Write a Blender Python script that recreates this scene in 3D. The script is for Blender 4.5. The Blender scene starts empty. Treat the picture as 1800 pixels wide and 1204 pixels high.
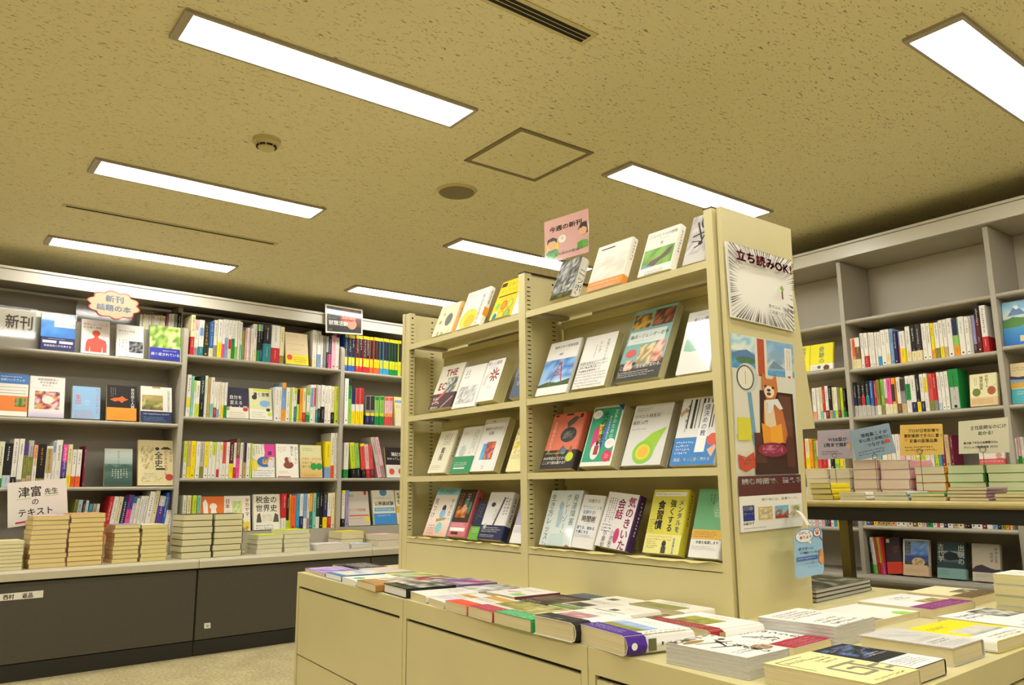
import bpy, math, random
from mathutils import Matrix, Vector
random.seed(7)
SC = bpy.context.scene
COL = SC.collection
# ---------------------------------------------------------------- camera, world, exposure
F, W, H = 1386.1, 1800, 1204
YAW, PIT, ROL = math.radians(52.264), math.radians(10.385), math.radians(-0.4815)
EYE = Vector((0, 0, 1.0))
_f = Vector((math.cos(PIT) * math.cos(YAW), math.cos(PIT) * math.sin(YAW), math.sin(PIT)))
_r = Vector((math.sin(YAW), -math.cos(YAW), 0))
_u = _r.cross(_f)
RT = _r * math.cos(ROL) + _u * math.sin(ROL)
UP = -_r * math.sin(ROL) + _u * math.cos(ROL)
FW = _f
cam = bpy.data.cameras.new('camera')
cam.sensor_width = 36
cam.lens = 36 * F / W
cam.clip_start = 0.02
co = bpy.data.objects.new('camera', cam)
COL.objects.link(co)
co.matrix_world = Matrix(((RT.x, UP.x, -FW.x, EYE.x), (RT.y, UP.y, -FW.y, EYE.y), (RT.z, UP.z, -FW.z, EYE.z), (0, 0, 0, 1)))
SC.camera = co
wd = bpy.data.worlds.new('world')
wd.use_nodes = True
wd.node_tree.nodes['Background'].inputs[0].default_value = (0.9, 0.85, 0.7, 1)
wd.node_tree.nodes['Background'].inputs[1].default_value = 0.02
SC.world = wd
SC.view_settings.view_transform = 'Standard'
SC.view_settings.look = 'None'
SC.view_settings.gamma = 1
SC.view_settings.use_curve_mapping = False
SC.view_settings.exposure = 0.4
CEIL = 2.487
LIGHT = 20.0          # emission of the ceiling diffusers
LIGHT_COL = (1.0, 0.975, 0.90)

# ---------------------------------------------------------------- measuring helpers (pixels of the photograph -> metres)
def ray(p):
    return RT * ((p[0] - W / 2) / F) + UP * ((H / 2 - p[1]) / F) + FW
def hit_z(p, z):
    d = ray(p)
    return EYE + d * ((z - EYE.z) / d.z)
def proj(P):
    d = P - EYE
    c = d.dot(FW)
    return (W / 2 + F * d.dot(RT) / c, H / 2 - F * d.dot(UP) / c)

class Frame:
    """upright working plane: u runs to the right, v runs away from the viewer, z is height"""
    def __init__(s, o, e1):
        s.o = Vector((o[0], o[1], 0))
        s.e1 = Vector((e1[0], e1[1], 0)).normalized()
        s.e2 = Vector((-s.e1.y, s.e1.x, 0))
    def pt(s, u, v, z):
        return s.o + s.e1 * u + s.e2 * v + Vector((0, 0, z))
    def u(s, px, v, z):                       # u of the point on the line (v, z) that lies at column px
        k = (px - W / 2) / F
        n = RT - FW * k
        a = n.dot(s.pt(0, v, z) - EYE)
        return -a / n.dot(s.e1)
    def hit(s, p, v):                         # (u, z) where the pixel meets the plane v
        d = ray(p)
        t = (v - (EYE - s.o).dot(s.e2)) / d.dot(s.e2)
        q = EYE + d * t - s.o
        return q.dot(s.e1), q.z
    def mat(s, u=0, v=0, z=0):
        p = s.pt(u, v, z)
        return Matrix(((s.e1.x, s.e2.x, 0, p.x), (s.e1.y, s.e2.y, 0, p.y), (0, 0, 1, p.z), (0, 0, 0, 1)))

_t = math.radians(3.0)
_k = hit_z((300, 1159.7), 0)
FL = Frame((_k.x, _k.y), (math.cos(_t), math.sin(_t)))     # left wall bookcase, v = 0 at the cabinet fronts
FI = Frame((1.9, 3.333), (0, -1))                          # island shelf, v = 0 at the post fronts
FR = Frame((4.2, 3.3), (0, -1))                            # right wall bookcase
FT = Frame((3.15, 2.6), (0, -1))                           # table behind the island
BZ = 0.63                                                  # top of the island base
FB = Frame((1.487, 3.52), (-0.075, -1))                    # front of the island base
FE = Frame((1.9, 1.425), (1, 0))                           # end panel of the island, v = 0 on its face

# ---------------------------------------------------------------- colours and materials
PAL = dict(W='e6e2d8', C='e3d6a8', Y='ecd417', O='ec9a1c', R='c22a2e', r='d8504a', P='e2559b', p='e6b3b8', M='7c2340', m='a78a92',
           B='2b63b4', b='7fa3cf', N='252a55', V='5a3c96', v='9a93c4', T='2a7f86', t='7fc4ae', c='3f9cc9', G='1f8a3f', g='8cbf5a', L='c3d52f',
           D='24342c', K='1d1b1c', k='3a3531', E='8d8b86', e='bdbab2', A='b59a63', a='c9ad84', F='7a5a38', f='8a8a3c', Q='d9d9c2', S='e2997a', X='5d1f22', o='e8632e', w='f2f0ea', U='b9c7d2')
CN = dict(W='white', C='cream', Y='yellow', O='orange', R='red', r='coral red', P='pink', p='pale pink', M='maroon', m='mauve', B='blue', b='light blue',
          N='navy', V='purple', v='lavender', T='teal', t='mint green', c='sky blue', G='green', g='light green', L='lime green', D='dark green', K='black',
          k='dark brown', E='grey', e='light grey', A='tan', a='beige', F='brown', f='olive', Q='pale green', S='salmon', X='dark red', o='orange-red', w='bright white', U='grey-blue')
def lin(c):
    c = c / 255
    return c / 12.92 if c <= 0.04045 else ((c + 0.055) / 1.055) ** 2.4
_lc = {}
def rgb(h):
    if h in _lc: return _lc[h]
    s = PAL.get(h, h)
    v = (lin(int(s[0:2], 16)), lin(int(s[2:4], 16)), lin(int(s[4:6], 16)), 1.0)
    _lc[h] = v
    return v
def lum(h):
    c = rgb(h)
    return 0.2126 * c[0] + 0.7152 * c[1] + 0.0722 * c[2]

MATS = {}
def new_mat(name):
    m = bpy.data.materials.new(name)
    m.use_nodes = True
    MATS[name] = m
    return m, m.node_tree.nodes, m.node_tree.links, m.node_tree.nodes['Principled BSDF']
def plain(name, col, rough=0.5, metal=0, coat=0, spec=0.5, noise=0.0, nscale=30, bump=0.0, bscale=200):
    m, n, l, b = new_mat(name)
    b.inputs['Base Color'].default_value = rgb(col)
    b.inputs['Roughness'].default_value = rough
    b.inputs['Metallic'].default_value = metal
    b.inputs['Coat Weight'].default_value = coat
    b.inputs['Coat Roughness'].default_value = 0.08
    b.inputs['Specular IOR Level'].default_value = spec
    if noise or bump:
        tc = n.new('ShaderNodeTexCoord')
    if noise:
        t = n.new('ShaderNodeTexNoise'); t.inputs['Scale'].default_value = nscale; t.inputs['Detail'].default_value = 3
        mx = n.new('ShaderNodeMixRGB'); mx.blend_type = 'MULTIPLY'; mx.inputs[0].default_value = noise
        mx.inputs[1].default_value = rgb(col)
        l.new(tc.outputs['Object'], t.inputs['Vector']); l.new(t.outputs['Fac'], mx.inputs[2]); l.new(mx.outputs[0], b.inputs['Base Color'])
    if bump:
        t2 = n.new('ShaderNodeTexNoise'); t2.inputs['Scale'].default_value = bscale
        bp = n.new('ShaderNodeBump'); bp.inputs['Strength'].default_value = bump; bp.inputs['Distance'].default_value = 0.001
        l.new(tc.outputs['Object'], t2.inputs['Vector']); l.new(t2.outputs['Fac'], bp.inputs['Height']); l.new(bp.outputs[0], b.inputs['Normal'])
    return m
def attr_mat(name, rough, coat=0.0, stripes=False):
    m, n, l, b = new_mat(name)
    a = n.new('ShaderNodeAttribute'); a.attribute_name = 'Col'
    b.inputs['Roughness'].default_value = rough
    b.inputs['Specular IOR Level'].default_value = 0.3
    b.inputs['Coat Weight'].default_value = coat
    b.inputs['Coat Roughness'].default_value = 0.06
    if stripes:
        tc = n.new('ShaderNodeTexCoord'); mp = n.new('ShaderNodeMapping'); mp.inputs['Scale'].default_value = (3, 1400, 3)
        t = n.new('ShaderNodeTexNoise'); t.inputs['Scale'].default_value = 1.0; t.inputs['Detail'].default_value = 1
        r = n.new('ShaderNodeMapRange'); r.inputs[1].default_value = 0.25; r.inputs[2].default_value = 0.7; r.inputs[3].default_value = 0.74; r.inputs[4].default_value = 1.0
        mx = n.new('ShaderNodeMixRGB'); mx.blend_type = 'MULTIPLY'; mx.inputs[0].default_value = 1
        l.new(tc.outputs['Object'], mp.inputs['Vector']); l.new(mp.outputs[0], t.inputs['Vector']); l.new(t.outputs['Fac'], r.inputs[0])
        l.new(a.outputs['Color'], mx.inputs[1]); l.new(r.outputs[0], mx.inputs[2]); l.new(mx.outputs[0], b.inputs['Base Color'])
    else:
        l.new(a.outputs['Color'], b.inputs['Base Color'])
    return m
attr_mat('print', 0.55)
attr_mat('gloss', 0.35, 0.7)
attr_mat('laminate', 0.3, 1.0)
attr_mat('pages', 0.8, stripes=True)
plain('grey_steel', 'aca697', 0.42, spec=0.4, bump=0.15, bscale=350)
plain('grey_board', '9c968a', 0.55)
plain('grey_board_lit', 'c0b8a8', 0.55)  # grey_board lightened: stronger light on the right back panels put into the colour
plain('white_steel', 'd3cfc3', 0.32, spec=0.5)
plain('counter', 'bdb59c', 0.45)
plain('dark_panel', '4b4639', 0.55, noise=0.25, nscale=60)
plain('kick', '1e1c12', 0.6)
plain('cream_steel', 'd8cd97', 0.36, spec=0.5, noise=0.12, nscale=4)
plain('cream_edge', 'd5ca92', 0.4)
plain('gap', '2a2412', 0.8)
plain('black_steel', '0f0d0a', 0.5)
plain('wood_edge', 'c9b77a', 0.45, noise=0.35, nscale=25)
plain('leg_steel', '6f6238', 0.35, metal=0.6)
plain('frame_metal', 'a9a08c', 0.4)
plain('speaker_grey', '857a58', 0.7)
plain('cream_plastic', 'cfc28c', 0.5)
plain('wall', 'a89c86', 0.8, noise=0.1, nscale=8)
plain('wire', '6e6a5c', 0.3, metal=0.8)
plain('white_plastic', 'ece8da', 0.35)
plain('mat_cloth', 'd8cc86', 0.8)
plain('dark_hole', '15120a', 0.8)

def clear_mat():
    m, n, l, b = new_mat('clear_film')
    b.inputs['Base Color'].default_value = (1, 1, 1, 1)
    b.inputs['Roughness'].default_value = 0.05
    tr = n.new('ShaderNodeBsdfTransparent'); mx = n.new('ShaderNodeMixShader'); gl = n.new('ShaderNodeBsdfGlossy')
    gl.inputs['Roughness'].default_value = 0.08
    fr = n.new('ShaderNodeValue'); fr.outputs[0].default_value = 0.04
    out = n['Material Output']
    l.new(fr.outputs[0], mx.inputs[0]); l.new(tr.outputs[0], mx.inputs[1]); l.new(gl.outputs[0], mx.inputs[2]); l.new(mx.outputs[0], out.inputs['Surface'])
clear_mat()
def light_mat():
    m, n, l, b = new_mat('diffuser')
    e = n.new('ShaderNodeEmission'); e.inputs[0].default_value = (*LIGHT_COL, 1); e.inputs[1].default_value = LIGHT
    l.new(e.outputs[0], n['Material Output'].inputs['Surface'])
light_mat()
def ceiling_mat():
    m, n, l, b = new_mat('ceiling_board')
    tc = n.new('ShaderNodeTexCoord')
    def speck(scale, stretch, rot, lo, hi):
        mp = n.new('ShaderNodeMapping'); mp.inputs['Scale'].default_value = stretch; mp.inputs['Rotation'].default_value = (0, 0, rot)
        t = n.new('ShaderNodeTexNoise'); t.inputs['Scale'].default_value = scale; t.inputs['Detail'].default_value = 2; t.inputs['Distortion'].default_value = 0.6
        r = n.new('ShaderNodeMapRange'); r.inputs[1].default_value = lo; r.inputs[2].default_value = hi
        l.new(tc.outputs['Object'], mp.inputs['Vector']); l.new(mp.outputs[0], t.inputs['Vector']); l.new(t.outputs['Fac'], r.inputs[0])
        return r
    a = speck(62, (0.55, 2.0, 1), 0.5, 0.645, 0.71)
    c = speck(110, (0.5, 1.6, 1), 0.75, 0.64, 0.715)
    mx = n.new('ShaderNodeMath'); mx.operation = 'MAXIMUM'
    l.new(a.outputs[0], mx.inputs[0]); l.new(c.outputs[0], mx.inputs[1])
    cr = n.new('ShaderNodeMixRGB'); cr.inputs[1].default_value = rgb('e8e0b6'); cr.inputs[2].default_value = rgb('9a8c62')
    l.new(mx.outputs[0], cr.inputs[0]); l.new(cr.outputs[0], b.inputs['Base Color'])
    bp = n.new('ShaderNodeBump'); bp.invert = True; bp.inputs['Strength'].default_value = 0.4; bp.inputs['Distance'].default_value = 0.002
    l.new(mx.outputs[0], bp.inputs['Height']); l.new(bp.outputs[0], b.inputs['Normal'])
    b.inputs['Roughness'].default_value = 0.9
ceiling_mat()
def floor_mat():
    m, n, l, b = new_mat('vinyl_floor')
    tc = n.new('ShaderNodeTexCoord')
    t = n.new('ShaderNodeTexNoise'); t.inputs['Scale'].default_value = 55; t.inputs['Detail'].default_value = 4
    t2 = n.new('ShaderNodeTexNoise'); t2.inputs['Scale'].default_value = 6; t2.inputs['Detail'].default_value = 2
    cr = n.new('ShaderNodeMixRGB'); cr.inputs[1].default_value = rgb('a5966a'); cr.inputs[2].default_value = rgb('d6c99c')
    r = n.new('ShaderNodeMapRange'); r.inputs[1].default_value = 0.35; r.inputs[2].default_value = 0.68
    ad = n.new('ShaderNodeMath'); ad.operation = 'MULTIPLY_ADD'; ad.inputs[1].default_value = 0.35
    l.new(tc.outputs['Object'], t.inputs['Vector']); l.new(tc.outputs['Object'], t2.inputs['Vector'])
    l.new(t2.outputs['Fac'], ad.inputs[0]); l.new(t.outputs['Fac'], ad.inputs[2])
    r.inputs[1].default_value = 0.5; r.inputs[2].default_value = 0.85
    l.new(ad.outputs[0], r.inputs[0]); l.new(r.outputs[0], cr.inputs[0]); l.new(cr.outputs[0], b.inputs['Base Color'])
    b.inputs['Roughness'].default_value = 0.35
floor_mat()

# ---------------------------------------------------------------- mesh builder
class MB:
    def __init__(s):
        s.v = []; s.f = []; s.c = []; s.M = None
    def add(s, p):
        p = Vector(p)
        if s.M is not None: p = s.M @ p
        s.v.append((p.x, p.y, p.z)); return len(s.v) - 1
    def poly(s, pts, col=None):
        s.f.append([s.add(p) for p in pts]); s.c.append(col)
    def box(s, x0, x1, y0, y1, z0, z1, col=None):
        i = [s.add(p) for p in ((x0, y0, z0), (x1, y0, z0), (x1, y1, z0), (x0, y1, z0), (x0, y0, z1), (x1, y0, z1), (x1, y1, z1), (x0, y1, z1))]
        for q in ((0, 3, 2, 1), (4, 5, 6, 7), (0, 1, 5, 4), (1, 2, 6, 5), (2, 3, 7, 6), (3, 0, 4, 7)):
            s.f.append([i[k] for k in q]); s.c.append(col)
    def prism(s, pts, y0, y1, col=None):         # outline (x, z) extruded along y
        n = len(pts)
        a = [s.add((x, y0, z)) for x, z in pts]; b = [s.add((x, y1, z)) for x, z in pts]
        s.f.append(a[:]); s.c.append(col); s.f.append(b[::-1]); s.c.append(col)
        for i in range(n):
            j = (i + 1) % n
            s.f.append([a[j], a[i], b[i], b[j]]); s.c.append(col)
    def zprism(s, pts, z0, z1, col=None):        # outline (x, y) extruded along z
        n = len(pts)
        a = [s.add((x, y, z0)) for x, y in pts]; b = [s.add((x, y, z1)) for x, y in pts]
        s.f.append(a[::-1]); s.c.append(col); s.f.append(b[:]); s.c.append(col)
        for i in range(n):
            j = (i + 1) % n
            s.f.append([a[i], a[j], b[j], b[i]]); s.c.append(col)
    def tube(s, pts, r, col=None, n=8):
        rings = []
        for i, p in enumerate(pts):
            p = Vector(p)
            d = (Vector(pts[min(i + 1, len(pts) - 1)]) - Vector(pts[max(i - 1, 0)])).normalized()
            x = d.orthogonal().normalized() if not rings else (rx - d * rx.dot(d)).normalized()
            rx = x
            y = d.cross(x)
            rings.append([s.add(p + (x * math.cos(2 * math.pi * k / n) + y * math.sin(2 * math.pi * k / n)) * r) for k in range(n)])
        for a, b in zip(rings, rings[1:]):
            for k in range(n):
                s.f.append([a[k], a[(k + 1) % n], b[(k + 1) % n], b[k]]); s.c.append(col)
        s.f.append(rings[0][::-1]); s.c.append(col); s.f.append(rings[-1][:]); s.c.append(col)
    def disc(s, cx, cy, z0, z1, r0, r1, col=None, n=32):     # frustum between two heights
        a = [s.add((cx + r0 * math.cos(2 * math.pi * k / n), cy + r0 * math.sin(2 * math.pi * k / n), z0)) for k in range(n)]
        b = [s.add((cx + r1 * math.cos(2 * math.pi * k / n), cy + r1 * math.sin(2 * math.pi * k / n), z1)) for k in range(n)]
        s.f.append(a[::-1]); s.c.append(col); s.f.append(b); s.c.append(col)
        for k in range(n):
            s.f.append([a[k], a[(k + 1) % n], b[(k + 1) % n], b[k]]); s.c.append(col)
    def build(s, name, mat, parent=None, M=None, smooth=False):
        me = bpy.data.meshes.new(name)
        me.from_pydata(s.v, [], s.f)
        if any(c is not None for c in s.c):
            at = me.color_attributes.new('Col', 'FLOAT_COLOR', 'CORNER')
            buf = []
            for f, c in zip(s.f, s.c):
                if isinstance(c, list):
                    for q in c: buf.extend(q if not isinstance(q, str) else rgb(q))
                else:
                    q = rgb(c or 'W'); buf.extend(q * len(f))
            at.data.foreach_set('color', buf)
        if smooth: me.polygons.foreach_set('use_smooth', [True] * len(me.polygons))
        me.materials.append(MATS[mat]); me.update()
        o = bpy.data.objects.new(name, me); COL.objects.link(o)
        if parent is not None: o.parent = parent
        if M is not None: o.matrix_local = M
        return o
def tag(o, label, cat, group=None, kind=None):
    o['label'] = label; o['category'] = cat
    if group: o['group'] = group
    if kind: o['kind'] = kind
    return o
def thing(name, label, cat, M, group=None):
    o = bpy.data.objects.new(name, None); COL.objects.link(o)
    o.empty_display_size = 0.05; o.matrix_world = M
    return tag(o, label, cat, group)
def struct(o):
    o['kind'] = 'structure'; return o
def boxpart(name, mat, parent, *b):
    m = MB(); m.box(*b); return m.build(name, mat, parent)

# ---------------------------------------------------------------- lettering
_fs = bpy.data.scenes.new('lettering')
_fc = bpy.data.curves.new('glyph', 'FONT'); _fc.resolution_u = 2
_fo = bpy.data.objects.new('glyph', _fc); _fs.collection.objects.link(_fo)
_gl = {}
def glyph(ch, bold=0.0):
    k = ch
    if k not in _gl:
        _fc.body = ch
        vl = _fs.view_layers[0]
        vl.update()
        ev = _fo.evaluated_get(vl.depsgraph); me = ev.to_mesh()
        vs = [(v.co.x, v.co.y) for v in me.vertices]; fs = [list(p.vertices) for p in me.polygons]
        ev.to_mesh_clear()
        _gl[k] = (vs, fs, max([x for x, y in vs], default=0.3))
    return _gl[k]
# ================================================================ the room
RX0, RX1, RY0, RY1 = -3.2, 4.56, -3.4, 6.2
struct(boxpart('floor', 'vinyl_floor', None, RX0, RX1, RY0, RY1, -0.1, 0))
struct(boxpart('ceiling', 'ceiling_board', None, RX0, RX1, RY0, RY1, CEIL, CEIL + 0.1))
struct(boxpart('wall_left', 'wall', None, RX0, RX1, RY1, RY1 + 0.1, 0, CEIL))
struct(boxpart('wall_right', 'wall', None, RX1, RX1 + 0.1, RY0, RY1, 0, CEIL))
struct(boxpart('wall_back', 'wall', None, RX0, RX1, RY0 - 0.1, RY0, 0, CEIL))
struct(boxpart('wall_near', 'wall', None, RX0 - 0.1, RX0, RY0, RY1, 0, CEIL))

# ---- ceiling lights: a regular grid of recessed troffers
LW, LD = 1.121, 0.195
def ceiling_light(x, y, label):
    t = thing('ceiling_light', label, 'light', Matrix.Translation((x, y, CEIL)), 'ceiling lights')
    m = MB()
    for b in ((0.0, LW, 0.0, 0.012), (0.0, LW, LD - 0.012, LD), (0, 0.028, 0.012, LD - 0.012), (LW - 0.016, LW, 0.012, LD - 0.012)):
        m.box(b[0], b[1], b[2], b[3], -0.012, 0)
    m.build('frame', 'frame_metal', t)
    boxpart('diffuser', 'diffuser', t, 0.028, LW - 0.016, 0.012, LD - 0.012, -0.009, -0.001)
LX = [0.569, 2.557]
LY = [0.929, 2.391, 3.806, 5.196]
names = {(0, 1): 'long white ceiling light nearest the camera at upper left', (0, 2): 'second long ceiling light from the top on the left side',
         (0, 3): 'long ceiling light just above the grey left bookcase sign side', (1, 0): 'long ceiling light cut by the upper right picture corner',
         (1, 1): 'ceiling light right above the cream island end panel', (1, 2): 'ceiling light half hidden behind the pink sign',
         (1, 3): 'ceiling light farthest away, above the career poster'}
for j, y in enumerate(LY + [-0.5, -1.95]):
    for i, x in enumerate(LX + [-1.46]):
        ceiling_light(x, y, names.get((i, j), 'ceiling light outside the picture behind the camera'))

# ---- small ceiling things
def panel():
    P = [hit_z(p, CEIL) for p in ((915.1, 223.4), (1044.9, 268.2), (937.9, 317.6), (814.7, 281.9))]
    x0, y0 = min(p.x for p in P), min(p.y for p in P); s = 0.423
    t = thing('access_panel', 'square ceiling access hatch with thin grey metal rim', 'hatch', Matrix.Translation((x0, y0, CEIL)))
    m = MB(); w = 0.022
    for b in ((0, s, 0, w), (0, s, s - w, s), (0, w, w, s - w), (s - w, s, w, s - w)): m.box(*b, -0.005, 0)
    m.build('rim', 'speaker_grey', t)
    boxpart('board', 'ceiling_board', t, w, s - w, w, s - w, -0.003, 0)
panel()
def speaker():
    c = hit_z((803, 335), CEIL)
    t = thing('ceiling_speaker', 'round flush ceiling speaker with dark grille beside the hatch', 'speaker', Matrix.Translation((c.x, c.y, CEIL)))
    m = MB(); m.disc(0, 0, -0.012, 0, 0.095, 0.105); m.build('ring', 'cream_plastic', t)
    m = MB(); m.disc(0, 0, -0.016, -0.012, 0.086, 0.09); m.build('grille', 'speaker_grey', t)
speaker()
def detector():
    c = hit_z((469, 246), CEIL)
    t = thing('smoke_detector', 'small round smoke detector on ceiling between left lights', 'detector', Matrix.Translation((c.x, c.y, CEIL)))
    m = MB(); m.disc(0, 0, -0.018, 0, 0.058, 0.06); m.build('base', 'cream_plastic', t)
    m = MB(); m.disc(0, 0, -0.045, -0.018, 0.03, 0.048); m.build('head', 'cream_plastic', t)
    m = MB()
    for k in range(8):
        a = k * math.pi / 4
        m.M = Matrix.Rotation(a, 4, 'Z'); m.box(0.034, 0.042, -0.012, 0.012, -0.036, -0.029)
    m.M = None; m.build('vent_slot', 'dark_hole', t)
detector()
def slot_vent(p0, p1, w, n, label, grouped=None):
    a, b = hit_z(p0, CEIL), hit_z(p1, CEIL)
    L = abs(b.x - a.x)
    t = thing('slot_diffuser', label, 'air vent', Matrix.Translation((min(a.x, b.x), (a.y + b.y) / 2, CEIL)), grouped)
    boxpart('flange', 'cream_plastic', t, -0.02, L + 0.02, -w / 2 - 0.014, w / 2 + 0.014, -0.004, 0)
    for k in range(n):
        y = -w / 2 + w * (k + 0.5) / n
        boxpart('slot', 'dark_hole', t, 0, L, y - w / n * 0.36, y + w / n * 0.36, -0.0055, -0.004)
_e = hit_z((1030, 66), CEIL); _s = Vector((_e.x - 1.25, _e.y, CEIL))
slot_vent(proj(_s), (1030, 66), 0.055, 3, 'long air slot with three dark grooves at top centre')
slot_vent((118, 358), (478, 430), 0.022, 1, 'thin single air slot line above the third left light')

# ================================================================ left wall bookcase
VS = 0.50                 # front of the shelves
def ux(px, py, v): return FL.hit((px, py), v)[0]
U1 = 0.128                # first upright centre
U2 = 1.358
U0 = U1 - 1.23
U3 = U2 + 1.23
lb = thing('wall_bookcase', 'grey steel wall bookcase with white canopy behind the counter', 'bookcase', FL.mat(0, 0, 0))
for uu in (U0, U1, U2, U3):
    m = MB()
    prof = [(VS, 0.0), (0.82, 0.0), (0.82, 2.30), (0.66, 2.30), (0.66, 2.13), (VS + 0.05, 2.13), (VS + 0.02, 2.12), (VS + 0.004, 2.10), (VS, 2.07)]
    a = [m.add((uu - 0.016, y, z)) for y, z in prof]; b = [m.add((uu + 0.016, y, z)) for y, z in prof]
    m.f += [a, b[::-1]]; m.c += [None, None]
    for i in range(len(prof)):
        j = (i + 1) % len(prof); m.f.append([a[j], a[i], b[i], b[j]]); m.c.append(None)
    m.build('upright', 'grey_steel', lb)
def nosing(m, x0, x1, v0, v1, z, th):              # shelf board with a rounded front edge
    r = th / 2
    pts = [(v1, z), (v0 + r, z)] + [(v0 + r - r * math.sin(k * math.pi / 6), z - r + r * math.cos(k * math.pi / 6)) for k in range(1, 6)] + [(v0 + r, z - th), (v1, z - th)]
    a = [m.add((x0, y, q)) for y, q in pts]; b = [m.add((x1, y, q)) for y, q in pts]
    m.f += [a, b[::-1]]; m.c += [None, None]
    for i in range(len(pts)):
        j = (i + 1) % len(pts); m.f.append([a[j], a[i], b[i], b[j]]); m.c.append(None)
def board(parent, x0, x1, v0, v1, z, th=0.024, mat='grey_steel'):
    m = MB(); nosing(m, x0, x1, v0, v1, z, th); return m.build('shelf_board', mat, parent)
LZ = {0: (1.876, 1.447, 1.023, 0.655), 1: (1.937, 1.503, 1.079, 0.703), 2: (1.931, 1.508, 1.080, 0.705)}
LBAY = {0: (U0 + 0.017, U1 - 0.017), 1: (U1 + 0.017, U2 - 0.017), 2: (U2 + 0.017, U3 - 0.017)}
for k, (x0, x1) in LBAY.items():
    for z in LZ[k][:3]: board(lb, x0, x1, VS + 0.002, 0.79, z)
    m = MB(); m.box(x0, x1, VS + 0.01, 0.79, 0.577, LZ[k][3]); m.build('bottom_shelf', 'grey_steel', lb)
    boxpart('back_panel', 'grey_board', lb, x0, x1, 0.79, 0.80, 0.577, 2.28)
boxpart('canopy_top', 'white_steel', lb, U0 - 0.02, U3 + 0.02, 0.47, 0.82, 2.335, 2.347)
m = MB(); m.box(U0 - 0.02, U3 + 0.02, 0.455, 0.47, 2.275, 2.345); m.box(U0 - 0.02, U3 + 0.02, 0.449, 0.470, 2.349, 2.365); m.build('canopy_fascia', 'white_steel', lb)
boxpart('canopy_soffit', 'grey_board', lb, U0 - 0.02, U3 + 0.02, 0.47, 0.82, 2.303, 2.31)
boxpart('riser', 'grey_steel', lb, LBAY[0][0], LBAY[0][1], 0.615, 0.622, 1.876, 2.10)
CT = 0.575
seams = [U0, U1 + 0.0, U2 + 0.0, U3]
lab = ['dark grey base cabinet panel at the bottom left corner', 'dark grey base cabinet panel with small number sticker', 'dark grey base cabinet panel beside the cream island']
lab2 = ['grey counter ledge under the tall cream book stacks', 'grey counter ledge under the low middle book stacks', 'grey counter ledge end piece nearest the island']
for k in range(3):
    x0, x1 = seams[k] + 0.002, seams[k + 1] - 0.002
    t = thing('base_cabinet', lab[k], 'cabinet', FL.mat((x0 + x1) / 2, 0, 0)); h = (x1 - x0) / 2
    boxpart('body', 'gap', t, -h, h, 0.012, 0.495, 0.09, 0.52)
    boxpart('front_panel', 'dark_panel', t, -h + 0.004, h - 0.004, 0.0, 0.012, 0.094, 0.51)
    boxpart('kick_plate', 'kick', t, -h, h, 0.004, 0.49, 0.0, 0.088)
    c = thing('counter_top', lab2[k], 'counter', FL.mat((x0 + x1) / 2, 0, 0))
    m = MB()
    pts = [(-0.02, 0.522), (0.498, 0.522), (0.498, CT), (0.0, CT), (-0.012, CT - 0.004), (-0.019, CT - 0.014)]
    a = [m.add((-h, y, z)) for y, z in pts]; b = [m.add((h, y, z)) for y, z in pts]
    m.f += [a[::-1], b]; m.c += [None, None]
    for i in range(6):
        j = (i + 1) % 6; m.f.append([a[i], a[j], b[j], b[i]]); m.c.append(None)
    m.build('ledge', 'counter', c)

# ================================================================ right wall bookcase
rb = thing('tall_bookcase', 'grey steel bookcase along the right wall behind the table', 'bookcase', FR.mat(0, 0, 0))
RU = [-1.65, 3.3 - 3.13, 3.3 - 2.335, 3.3 - 1.545, 3.3 - 0.75, 3.3 + 0.05]
for uu in RU[1:]:
    m = MB(); m.box(uu - 0.012, uu + 0.012, 0.0, 0.33, 0.5, 2.265); m.build('upright', 'grey_steel', rb)
RZ = (1.919, 1.638, 1.370, 1.085, 0.780)
RZL = (1.916, 1.655, 1.372, 1.085, 0.765)
RZR = (1.92, 1.654, 1.370, 1.085, 0.78)
for k in range(1, 5):
    x0, x1 = RU[k] + 0.013, RU[k + 1] - 0.013
    for z in (RZL if k <= 1 else RZ if k == 2 else RZR): board(rb, x0, x1, 0.002, 0.31, z, 0.022)
    boxpart('back_panel', 'grey_board_lit', rb, x0, x1, 0.31, 0.32, 0.5, 2.27)
boxpart('canopy', 'grey_steel', rb, RU[1] - 0.01, RU[5], -0.02, 0.33, 2.272, 2.30)
boxpart('canopy_fascia', 'white_steel', rb, RU[1] - 0.01, RU[5], -0.034, -0.02, 2.274, 2.345)
boxpart('canopy_lip', 'white_steel', rb, RU[1] - 0.01, RU[5], -0.04, -0.018, 2.348, 2.362)
m = MB(); nosing(m, RU[1] - 0.01, RU[5], -0.06, 0.33, 0.524, 0.05); m.build('bottom_ledge', 'grey_steel', rb)
boxpart('base_panel', 'grey_board', rb, RU[1] - 0.01, RU[5], -0.03, 0.33, 0.0, 0.473)

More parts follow.
